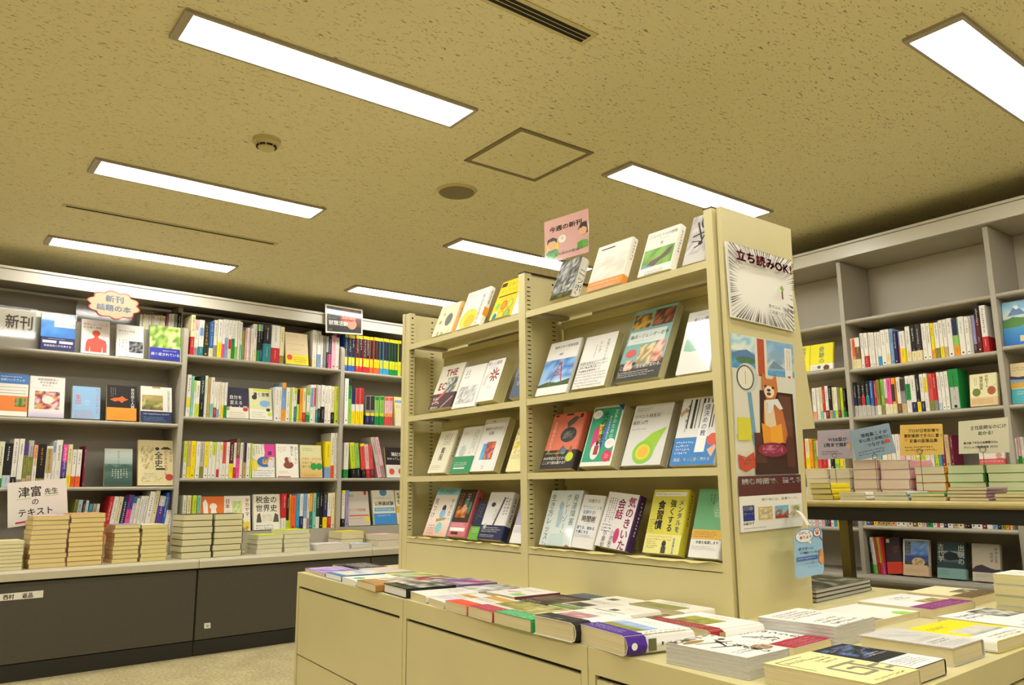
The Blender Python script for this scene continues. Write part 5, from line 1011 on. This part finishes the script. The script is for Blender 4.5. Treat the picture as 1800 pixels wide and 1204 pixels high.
stack(FL, 374, 424, 0.06, CT, 903, 7, 'the black-edged stack on the right', pages='e3dcae', cover='k', group=gs, name='bound_volume')
stack(FL, 452, 497, 0.10, CT, 940, 4, 'the low pale green stack', pages='e6e2bc', cover='Q', group=gs, topcover='L')
stack(FL, 499, 545, 0.10, CT, 931, 5, 'the low stack beside the pale green stack', pages='e6e2bc', cover='W', group=gs, topcover='L')
stack(FL, 558, 616, 0.06, CT, 956, 1, 'the white single book on the counter', pages='W', cover='W', group=gs, art=[('n', 0, 0, 100, 140, ['e8e2dc', 'e08a60', 'c8d0e0'], 5, 6)])
stack(FL, 618, 655, 0.06, CT, 956, 1, 'the pale blue single book on the counter', pages='W', cover='U', group=gs, art=[('n', 0, 0, 100, 140, ['c8d0dc', 'a8b8d0', 'dcd8b0'], 5, 6)])
stack(FL, 600, 640, 0.26, CT, 934, 2, 'the blue and yellow pair near the upright', pages='C', cover='B', group=gs, topcover='Y')
stack(FL, 664, 702, 0.10, CT, 939, 2, 'the white pair at the island corner', pages='e6dfc4', cover='p', group=gs)
stack(FL, 704, 730, 0.14, CT, 946, 2, 'the pair hidden behind the island post', pages='e6dfc4', cover='W', group=gs)
_b = FL.mat(FL.u(50, 0.66, 2.05), 0.64, 2.07)
tag(boxpart('cardboard_box', 'white_plastic', None, 0, 0.27, 0, 0.12, 0, 0.075), 'white flat carton on top behind the blue book', 'box').matrix_world = _b

# ================================================================ stacks on the table
gt = 'books stacked on the table'
stack(FT, 1427, 1464, 0.015, TZ, 849, 3, 'the yellow-spined pile at the table end', h=0.15, pages='e6d88c', cover='k', spine_col='Y', group=gt, name='handbook', spine='R')
stack(FT, 1476, 1523, 0.015, TZ, 865, 2, 'the thin pair left on the table edge', h=0.17, pages='e4ddb8', cover='W', group=gt, name='handbook')
stack(FT, 1536, 1597, 0.015, TZ, 864, 2, 'the grey-blue pair on the table edge', h=0.17, pages='e4ddb8', cover='U', group=gt, name='handbook')
stack(FT, 1601, 1664, 0.015, TZ, 866, 2, 'the pair with dark green cover on table edge', h=0.17, pages='e6dba0', cover='C', group=gt, topcover='G', name='handbook')
stack(FT, 1667, 1738, 0.015, TZ, 856, 4, 'the four-high pile on the table edge', h=0.17, pages='e4d8a0', cover='m', group=gt, name='handbook')
stack(FT, 1750, 1812, 0.015, TZ, 868, 2, 'the pair at the right table end', h=0.17, pages='e6dca4', cover='A', group=gt, name='handbook')
VB = 0.25
stack(FT, 1419, 1459, VB, TZ, 823, 3, 'the white pile behind the yellow spines', h=0.2, pages='e4d8b8', cover='W', group=gt, name='handbook')
stack(FT, 1462, 1499, VB, TZ, 823, 3, 'the white pile left of the pink-edged pile', h=0.2, pages='e4d8b8', cover='W', group=gt, name='handbook')
stack(FT, 1503, 1548, VB, TZ, 808, 4, 'the pink-edged pile under the blue sign', h=0.2, pages='e8d4bc', cover='p', group=gt, name='handbook')
stack(FT, 1551, 1604, VB, TZ, 808, 4, 'the pink-edged pile left of the orange spines', h=0.2, pages='e8d4bc', cover='p', group=gt, name='handbook')
stack(FT, 1612, 1666, VB, TZ, 819, 4, 'the orange-spined pile under the yellow sign', h=0.2, pages='e6dcc0', cover='O', spine_col='O', group=gt, name='handbook')
stack(FT, 1671, 1736, VB, TZ, 817, 4, 'the green-edged pile under the white sign', h=0.2, pages='d4dcb0', cover='g', spine_col='G', group=gt, name='handbook')
stack(FT, 1740, 1812, VB, TZ, 815, 4, 'the green-edged pile at the right edge', h=0.2, pages='d4dcb0', cover='g', spine_col='G', group=gt, name='handbook')
# ================================================================ signs, posters, tags
def card(fr, v, corners, name, label, cat, cover, art, Hh, mat='print', outline=None, thick=0.0016, group=None, root=None, film=None):
    """flat sign in the plane v of a frame; corners are pixels TL, TR, BR, BL"""
    q = [fr.hit(p, v) for p in corners]
    cu = sum(p[0] for p in q) / 4; z0 = min(p[1] for p in q)
    t = root or thing(name, label, cat, fr.mat(cu, v, z0), group)
    def bl(x, y):
        s, w = x / 100, y / Hh
        a = [q[0][i] * (1 - s) + q[1][i] * s for i in (0, 1)]; b = [q[3][i] * (1 - s) + q[2][i] * s for i in (0, 1)]
        return (a[0] * (1 - w) + b[0] * w - cu, a[1] * (1 - w) + b[1] * w - z0)
    pts = outline or [(0, Hh), (100, Hh), (100, 0), (0, 0)]
    m = MB(); m.prism([bl(*p) for p in pts], 0, thick, cover); m.build('card', mat, t)
    m = MB(); rnd = random.Random(len(label))
    draw(m, lambda x, y, L: (bl(x, y)[0], -0.0002 - 0.00012 * L, bl(x, y)[1]), art, Hh, rnd, 1)
    m.build('print', mat, t)['kind'] = 'stuff'
    if film:
        m = MB(); m.prism([bl(*p) for p in film], -0.006, -0.0055); m.build('plastic_film', 'clear_film', t)
    return t, bl
def rays(cx, cy, r0, W_, H_, n, col, rnd):
    out = []
    for i in range(n):
        a = 2 * math.pi * i / n + rnd.uniform(-0.03, 0.03)
        c, s = math.cos(a), math.sin(a)
        k = min((W_ - cx) / c if c > 0.01 else (-cx / c if c < -0.01 else 1e9), (H_ - cy) / s if s > 0.01 else (-cy / s if s < -0.01 else 1e9))
        k *= 0.98; r = (r0 / math.hypot(c, s * 1.45)) * rnd.uniform(0.85, 1.15); w = rnd.uniform(0.3, 0.75)
        if k > r + 4: out.append(('p', [cx + c * r, cy + s * r, cx + c * k - s * w, cy + s * k + c * w, cx + c * k + s * w, cy + s * k - c * w], col))
    return out
rn = random.Random(3)
# standing-reading sign on the end panel (the figure printed on the original is left out)
card(FE, -0.008, [(1274, 423.5), (1390.5, 459), (1397, 583), (1284, 557)], 'reading_sign', 'white sign with dark red lettering and radiating lines on end panel', 'sign', 'efece2',
     rays(50, 47, 41, 100, 92, 96, 'k', rn) + [('t', '立ち読みOK!', 10, 7, 14.5, '8a1c2c', 0.05), ('p', [74, 42, 77, 38, 80, 42, 78, 48], '8ab04a'), ('l', 77, 46, 77.5, 56, 2.4, '7a4a44'), ('t', '書き込み、落書きは', 54, 66, 4.8, 'k'), ('t', 'ご遠慮ください', 54, 73, 4.8, 'k')], 92)
q = [FE.hit(p, -0.002) for p in ((1270, 421), (1392, 460), (1398, 592), (1281, 566))]
# dog poster
dog = [('n', 0, 0, 40, 62, [['a8d0e4', 'd8e8e4', '8cc4dc'], ['bcd8e0', 'e4ecdc'], ['5a98b8', '4a8ab0', '6aa8c8'], ['5aa0cc', '4a90c0']], 6, 9), ('p', [0, 36, 10, 30, 24, 26, 38, 36, 38, 42, 0, 42], '5a7fae'), ('e', 22, 46, 16, 7, '4f7a5a'),
       ('r', 40, 2, 11, 70, 'b8502e'), ('r', 36, 2, 4, 120, 'e2ddce'), ('r', 51, 2, 4, 120, 'e2ddce'), ('n', 55, 2, 45, 66, [['9cc0dc', '84b0d4'], ['a8c4d4', '90aec8'], ['c8d4d0', '8aa8bc'], ['6aa8d4', '5a9ccc']], 6, 8), ('p', [58, 52, 66, 40, 74, 46, 84, 54, 58, 56], '7a94a8'),
       ('r', 84, 12, 12, 64, 'ebe6d8'), ('S', 86, 15, 8, 52, 'k', 4), ('r', 88, 66, 5, 6, 'c0563c'),
       ('r', 0, 66, 40, 114, 'dcd8c4'), ('r', 55, 70, 45, 40, 'dcdccc'), ('e', 22, 78, 17, 27, 'c8ccc4'), ('e', 19, 78, 13.5, 23, '55544e'), ('e', 19, 78, 11.5, 20.5, 'e6e2cc'), ('l', 19, 66, 19, 90, 0.8, 'A'), ('l', 24, 104, 30, 196, 6, '6fa0b8'), ('r', 4, 150, 20, 40, 'd8d23c'),
       ('p', [40, 98, 94, 100, 98, 250, 28, 250, 30, 188, 38, 180], '3e221c'), ('p', [70, 104, 90, 106, 92, 190, 74, 180], '6a4434'), ('p', [28, 176, 44, 176, 46, 230, 30, 230], '5a342a'), ('p', [78, 180, 92, 182, 94, 240, 80, 236], '5a342a'),
       ('p', [46, 116, 66, 112, 76, 136, 82, 176, 78, 194, 46, 190, 44, 150], 'c8743c'), ('p', [46, 118, 60, 118, 64, 160, 60, 188, 46, 188], 'e4d0a8'),
       ('p', [44, 92, 45, 64, 52, 76, 60, 76, 67, 66, 69, 96, 64, 112, 50, 114], 'cc7a3c'), ('e', 55, 100, 8, 11, 'ecdcc0'), ('e', 49, 90, 2, 2.4, 'k'), ('e', 61, 92, 2, 2.4, 'k'), ('e', 54, 97, 3, 2.6, 'k'), ('e', 54, 104, 3.4, 3, '8a3a34'), ('p', [46, 116, 68, 112, 76, 130, 70, 132, 62, 122, 56, 140, 50, 140, 52, 122], 'dfe0dc'),
       ('p', [40, 158, 54, 166, 54, 200, 42, 194], 'e89a2c'), ('p', [54, 166, 72, 158, 74, 192, 54, 200], 'f0a838'), ('e', 56, 206, 24, 13, '8a2a44'), ('n', 40, 198, 32, 14, ['8a2a44', 'b84a6a', '8a2a44', 'd07a94'], 8, 4),
       ('p', [2, 214, 14, 220, 26, 210, 28, 236, 14, 244, 4, 238], 'cc4a2c'), ('t', 'ほんの', 6, 220, 6, 'w', 0.02), ('t', 'ひき', 9, 228, 6, 'w', 0.02), ('r', 0, 252, 100, 34, '5a2a2a'), ('t', '読む時間で、整える', 5, 256, 10.6, 'w', 0.035),
       ('r', 0, 286, 100, 60, 'e9e6dc'), ('t', '贈り物には、図書カード。', 34, 291, 5.2, 'k'), ('r', 5, 302, 17, 26, '2a3a80'), ('t', '図書', 6, 303, 7.4, 'w', 0.02), ('t', 'カード', 5.4, 313, 5.6, 'w', 0.02), ('t', 'NEXT', 5, 329, 6, '2a3a80', 0.01), ('r', 28, 306, 22, 22, 'd8b83c'), ('n', 30, 308, 18, 18, ['e4dcc4', 'b0a07a', 'c8b890'], 4, 4), ('n', 54, 306, 22, 22, [['6ab0cc', '7abcd0'], ['8ac0c4', '9a5a4a'], ['b83a34', '8a4a3a']], 5, 5), ('r', 80, 306, 16, 22, 'd8d0b8'), ('n', 82, 308, 12, 18, ['d8d0b8', '8a9a6a', 'c8b890'], 4, 4), ('t', 'www.toshocard.com', 5, 338, 3.6, 'k')]
sc_ = 350 / 346
card(FE, -0.002, [(1283.5, 585), (1393.5, 604), (1409.5, 924), (1299, 936.5)], 'dog_poster', 'poster of a shiba dog reading in a brown leather chair', 'poster', 'dcd8c4', dog, 346, mat='gloss', thick=0.0008)
# dangling tag with its bent plastic arm
tg, bl = card(FE, -0.075, [(1396, 931), (1446, 925), (1449, 1010), (1398.5, 1018)], 'dangling_tag', 'light blue hanging tag with speech bubble on a plastic arm', 'tag', '9cc4e2',
     [('e', 34, 26, 32, 24, '2f6fb0'), ('e', 34, 26, 30, 22, 'f2efe6'), ('t', 'さがして', 12, 10, 11, 'c83a34', 0.03), ('t', '当てよう', 16, 25, 11, 'c83a34', 0.03), ('p', [44, 46, 56, 56, 56, 44], 'f2efe6'), ('e', 78, 18, 15, 17, '2f6fb0'), ('e', 78, 18, 12, 14, 'f2efe6'), ('e', 78, 21, 6, 6, 'd8603a'), ('e', 72, 13, 2.4, 3.4, 'd8603a'), ('e', 78, 10, 2.4, 3.4, 'd8603a'), ('e', 84, 13, 2.4, 3.4, 'd8603a'), ('l', 86, 34, 94, 48, 4, 'b03a44'),
      ('t', 'ポスターに', 10, 64, 11, '2a4a8a', 0.02), ('t', '5つ隠れているよ', 16, 79, 9, '2a4a8a', 0.015), ('r', 3, 96, 74, 14, '3a68b0'), ('s', 6, 98, 68, 10, 'w', 8), ('t', 'おしおと見つけて', 32, 118, 6.4, 'k'), ('t', 'キャンペーン', 40, 130, 6, 'k'), ('p', [80, 110, 84, 78, 92, 76, 94, 96, 98, 122, 88, 132], 'e08a3a'), ('e', 88, 112, 8, 12, 'f0a050')], 168, mat='gloss',
     outline=[(6, 167), (0, 160), (0, 40), (4, 14), (16, 3), (40, 0), (66, 4), (78, 0), (92, 4), (98, 22), (97, 60), (100, 110), (99, 150), (94, 164)], thick=0.0012)
m = MB()
inv = tg.matrix_world.inverted()
a0 = Vector(FE.pt(*(lambda q_: (q_[0], -0.004, q_[1]))(FE.hit((1385, 912), -0.004)))); a3 = FE.pt(*(lambda q_: (q_[0], -0.073, q_[1]))(FE.hit((1421, 930), -0.073)))
for k in range(10):
    def P(s):
        b = a0.lerp(a3, s); b.z += math.sin(s * math.pi * 0.92) * 0.035 + 0.004; return inv @ b
    p, r_ = P(k / 10), P((k + 1) / 10); wv = inv.to_3x3() @ Vector((0.008, 0, 0))
    m.poly([p - wv, p + wv, r_ + wv, r_ - wv])
    m.poly([r_ - wv - Vector((0, .0, .001)), r_ + wv - Vector((0, 0, .001)), p + wv - Vector((0, 0, .001)), p - wv - Vector((0, 0, .001))])
m.build('arm', 'white_plastic', tg)
# pink weekly-new-books sign on top of the island
pk = [('t', '今週の新刊', 12, 20, 15, 'k', 0.03), ('e', 42, 58, 9, 10, 'efe8dc'), ('e', 42, 56, 4, 5, 'd8cfc0'), ('p', [4, 62, 12, 50, 30, 52, 34, 74, 30, 96, 6, 96], 'f0d23c'), ('e', 18, 66, 11, 14, 'e8b48c'), ('p', [6, 66, 8, 52, 20, 48, 30, 54, 30, 66, 24, 58, 12, 58], 'k'), ('p', [8, 82, 28, 80, 32, 96, 6, 96], '4a7aa0'), ('p', [4, 84, 18, 90, 18, 108, 4, 102], '4a9a34'), ('p', [18, 90, 32, 82, 32, 100, 18, 108], '5aae40'),
      ('p', [78, 46, 84, 32, 96, 30, 99, 60, 82, 60], 'k'), ('e', 88, 52, 9, 12, 'e8b48c'), ('p', [82, 46, 84, 36, 96, 36, 98, 48, 90, 42], 'k'), ('p', [76, 80, 88, 76, 88, 96, 76, 98], '4a9a34'), ('p', [88, 76, 98, 78, 98, 94, 88, 96], '5aae40'), ('t', '立ち読み大歓迎', 24, 92, 8, 'k')]
ps, bl = card(FI, 0.16, [(956.5, 391), (1034, 366), (1035, 443), (958, 464)], 'new_book_sign', 'pink laminated sign with reading children above the island', 'sign', 'd9a8a2', pk, 112, mat='laminate', film=[(-5, 116), (103, 116), (103, -10), (-5, -6)])
bx = FI.hit((990, 450), 0.16)[0]
m = MB(); m.M = ps.matrix_world.inverted() @ FI.mat(0, 0, 0); m.tube([(bx, 0.163, 1.70), (bx, 0.163, 1.84), (bx + 0.002, 0.163, 1.90)], 0.002); m.box(bx - 0.03, bx + 0.03, 0.14, 0.185, 1.6795, 1.686); m.build('stand', 'wire', ps)
# left bookcase signs
card(FL, 0.43, [(-14, 538), (64, 547), (60, 596), (-16, 589)], 'new_release_sign', 'grey new-release sign wrapped in crinkled clear plastic, left edge', 'sign', 'b9b4a4', [('l', 1, 2, 99, 2, 2, 'U'), ('l', 1, 60, 99, 60, 2, 'U'), ('l', 98, 2, 98, 60, 2, 'U'), ('t', '新刊', 30, 12, 33, 'k', 0.02)], 62, mat='laminate', film=[(-3, 66), (104, 66), (104, -4), (-3, -4)])
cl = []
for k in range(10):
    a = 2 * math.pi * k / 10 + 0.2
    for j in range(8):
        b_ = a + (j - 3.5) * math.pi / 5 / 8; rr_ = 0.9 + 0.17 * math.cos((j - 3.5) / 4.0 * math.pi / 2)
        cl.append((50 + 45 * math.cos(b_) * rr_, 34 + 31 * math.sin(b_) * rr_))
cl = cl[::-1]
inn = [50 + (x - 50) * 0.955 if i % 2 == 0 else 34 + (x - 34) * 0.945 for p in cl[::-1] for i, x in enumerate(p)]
cs, bl = card(FL, 0.44, [(151, 504), (250, 517), (248, 568), (149, 555)], 'cloud_sign', 'cloud shaped talked-about-books sign with red outline, left bookcase', 'sign', 'a8342c', [('p', inn, 'a4987c'), ('t', '新刊', 34, 12, 17, '7a7f8c', 0.045), ('t', '話題の本', 19, 34, 15.5, '7a7f8c', 0.045)], 68, outline=cl)  # inner fill colour darkened to offset the strong ceiling light above
cc = FL.hit((205, 545), 0.446); m = MB()
m.M = cs.matrix_world.inverted() @ FL.mat(0, 0, 0)
m.prism([(cc[0] + 0.24 * math.cos(-2 * math.pi * k / 28), cc[1] - 0.02 + 0.19 * math.sin(-2 * math.pi * k / 28)) for k in range(28)], 0.446, 0.449); m.build('clear_disc', 'clear_film', cs)
su, bl = card(FL, 0.425, [(571.5, 534), (637.5, 544.5), (637.5, 589), (572.5, 584.5)], 'career_poster', 'dark framed career poster reading Success on the canopy', 'poster', 'd8d4c4', [('r', 4, 4, 92, 63, '2c2c2a'), ('n', 44, 6, 50, 44, ['3a2a28', '8a2c20', '5a3a34', '6a3a30'], 7, 6), ('n', 40, 24, 40, 22, ['a8382a', 'c04a34', '8a2c24'], 5, 3), ('e', 70, 44, 13, 14, 'c09078'), ('e', 66, 30, 12, 8, 'b03a2c'), ('t', 'Success', 44, 22, 11, 'e6d8c8'), ('t', 'Work', 6, 8, 8, '8a8a86'), ('t', 'Business', 8, 29, 6, '8a8a86'), ('t', '就職活動', 8, 38, 13, 'f2f0ea', 0.03), ('t', 'Job', 8, 58, 7, '8a8a86')], 71, mat='laminate')
hs, bl = card(FL, 0.34, [(13, 849), (116.5, 840.5), (120, 913), (13.5, 928)], 'handwritten_sign', 'white handwritten sign standing behind the tall stacks', 'sign', 'e6e1da', [('t', '津富', 17, 9, 20, 'k', 0.015), ('t', '先生', 61, 15, 12, 'k', 0.015), ('t', 'の', 39, 31, 13, 'k', 0.015), ('t', 'テキスト', 16, 48, 15, 'k', 0.015), ('l', 14, 31, 38, 31, 1.2, 'a8d0a0'), ('l', 62, 29, 84, 29, 1.2, 'a8d0a0'), ('l', 12, 72, 40, 71, 3, 'c8304a'), ('l', 60, 68, 84, 67, 2, 'c8304a')], 78)
m = MB(); m.M = hs.matrix_world.inverted() @ FL.mat(0, 0, 0); _u = FL.hit((66, 880), 0.344)[0]; m.tube([(_u, 0.345, CT + 0.004), (_u, 0.345, 0.86)], 0.0025); m.box(_u - 0.04, _u + 0.04, 0.32, 0.37, CT + 0.0006, CT + 0.006); m.build('stand', 'wire', hs)
card(FL, -0.0012, [(-6, 1045), (76.5, 1037.5), (75.5, 1050), (-6, 1057)], 'name_label', 'white paper label with four black characters on the cabinet', 'label', 'e2ded0', [('t', '西村', 13, 2, 12, 'k', 0.03), ('t', '返品', 54, 2, 12, 'k', 0.03)], 15.5, thick=0.0008)
card(FL, -0.0012, [(359, 1095.5), (370, 1094.5), (370, 1104), (359, 1105)], 'number_sticker', 'tiny white number 12 sticker on the dark cabinet panel', 'label', 'e2ded0', [('t', '12', 24, 18, 54, 'k', 0.02)], 90, thick=0.0008)
# wire-stand signs on the table
def wire_sign(corners, name_label, cover, art, Hh, px, mat='print', v=0.22):
    t, bl = card(FT, v, corners, 'price_sign', name_label, 'sign', cover, art, Hh, mat=mat, group='signs on the table')
    m = MB(); m.M = t.matrix_world.inverted() @ FT.mat(0, 0, 0)
    u, z = FT.hit((px, corners[3][1] - 3), 0.216)
    m.tube([(u, 0.216, TZ + 0.006), (u, 0.216, z)], 0.0012, n=6)
    m.tube([(u + 0.011 * math.sin(k * 0.7), 0.216, z + 0.011 - 0.011 * math.cos(k * 0.7)) for k in range(10)], 0.0012, n=6)
    m.disc(u, 0.216, TZ + 0.0005, TZ + 0.006, 0.02, 0.02, n=16)
    m.build('wire_stand', 'wire', t)
wire_sign([(1436.5, 757), (1494, 754), (1500, 806), (1438, 807.5)], 'lilac price sign on a wire stand', 'a79dab', [('t', 'WEB版が', 32, 22, 13, '2a5a80', 0.02), ('t', '2冊まで無料!', 18, 38, 13, '2a5a80', 0.02), ('s', 10, 60, 66, 16, 'k', 7), ('e', 90, 50, 6, 9, 'c8a880')], 86, 1467, v=0.235)
wire_sign([(1492.5, 757), (1562, 743.5), (1575, 795.5), (1505, 810)], 'tilted blue price sign on a wire stand', '8aa0b4', [('t', '情報集こそが', 26, 14, 11, '2a5060', 0.01), ('t', '安心感と即戦力に', 18, 27, 10, '2a5060', 0.01), ('t', 'つながる!', 36, 40, 11, '2a5060', 0.01), ('s', 10, 56, 70, 14, 'k', 7), ('e', 86, 44, 8, 5, 'c85a44')], 78, 1538)
wire_sign([(1582, 747), (1656, 745), (1659.5, 799), (1583, 801)], 'golden yellow price sign on a wire stand', 'dbb45c', [('t', 'プロが日常診療や', 18, 10, 9.4, '3a6040', 0.012), ('t', '薬剤業務で手元に置く', 9, 22, 9.2, '3a6040', 0.012), ('t', '定番の医薬品集', 22, 34, 9.4, '3a6040', 0.012), ('e', 14, 36, 4, 5, 'O'), ('s', 10, 50, 76, 14, 'k', 7)], 73, 1617)
wire_sign([(1684.5, 741), (1772, 733), (1775, 795), (1685.5, 798)], 'white glossy price sign on a wire stand', 'd0cdb4', [('t', '主任医師なのにけ', 24, 12, 9, '2a5a80', 0.012), ('t', '助かる!', 40, 24, 9, '2a5a80', 0.012), ('t', '第三版『今日の治療薬2023』', 10, 45, 5.4, 'k', 0.02), ('t', 'クリニック販売価格 ¥5122', 10, 54, 5.6, 'k', 0.02)], 70, 1728, mat='laminate')
# crinkled non-slip mats on the bottom island shelves
for bi, (x0, x1) in enumerate(IBAY):
    rnd = random.Random(bi + 5); m = MB(); n = 26; rows = []
    for j, v in enumerate((-0.004, 0.002, 0.008, 0.012)):
        rows.append([m.add((x0 + 0.01 + (x1 - x0 - 0.02) * i / n, v + rnd.uniform(-0.002, 0.002) * (j == 0), IZ[3] + (0.0006 if j > 1 else rnd.uniform(0.0006, 0.005)) - (0.007 if j == 0 else 0) * rnd.random())) for i in range(n + 1)])
    for a, b in zip(rows, rows[1:]):
        for i in range(n): m.f.append([a[i], a[i + 1], b[i + 1], b[i]]); m.c.append(None)
    o = m.build('shelf_mat', 'mat_cloth', None); o.matrix_world = FI.mat(0, 0, 0)
    tag(o, ['crinkled yellow mat edge on the far bottom island shelf', 'crinkled yellow mat edge on the near bottom island shelf'][bi], 'mat', 'yellow shelf mats')
# yellow clip on a book top
u, z = FI.hit((1050, 876), 0.11)
cp = thing('bulldog_clip', 'small yellow bulldog clip above the time management book', 'clip', FI.mat(u, 0.10, z - 0.018))
m = MB(); m.prism([(-0.018, 0), (0.018, 0), (0.013, 0.02), (-0.013, 0.02)], 0, 0.012, 'd8b020'); m.build('jaw', 'gloss', cp)
m = MB(); m.tube([(-0.008, 0.006, 0.02), (-0.006, 0.006, 0.034), (0.006, 0.006, 0.034), (0.008, 0.006, 0.02)], 0.0015, 'd8b020'); m.build('lever', 'gloss', cp)
bpy.data.objects.remove(_fo); bpy.data.curves.remove(_fc); bpy.data.scenes.remove(_fs)
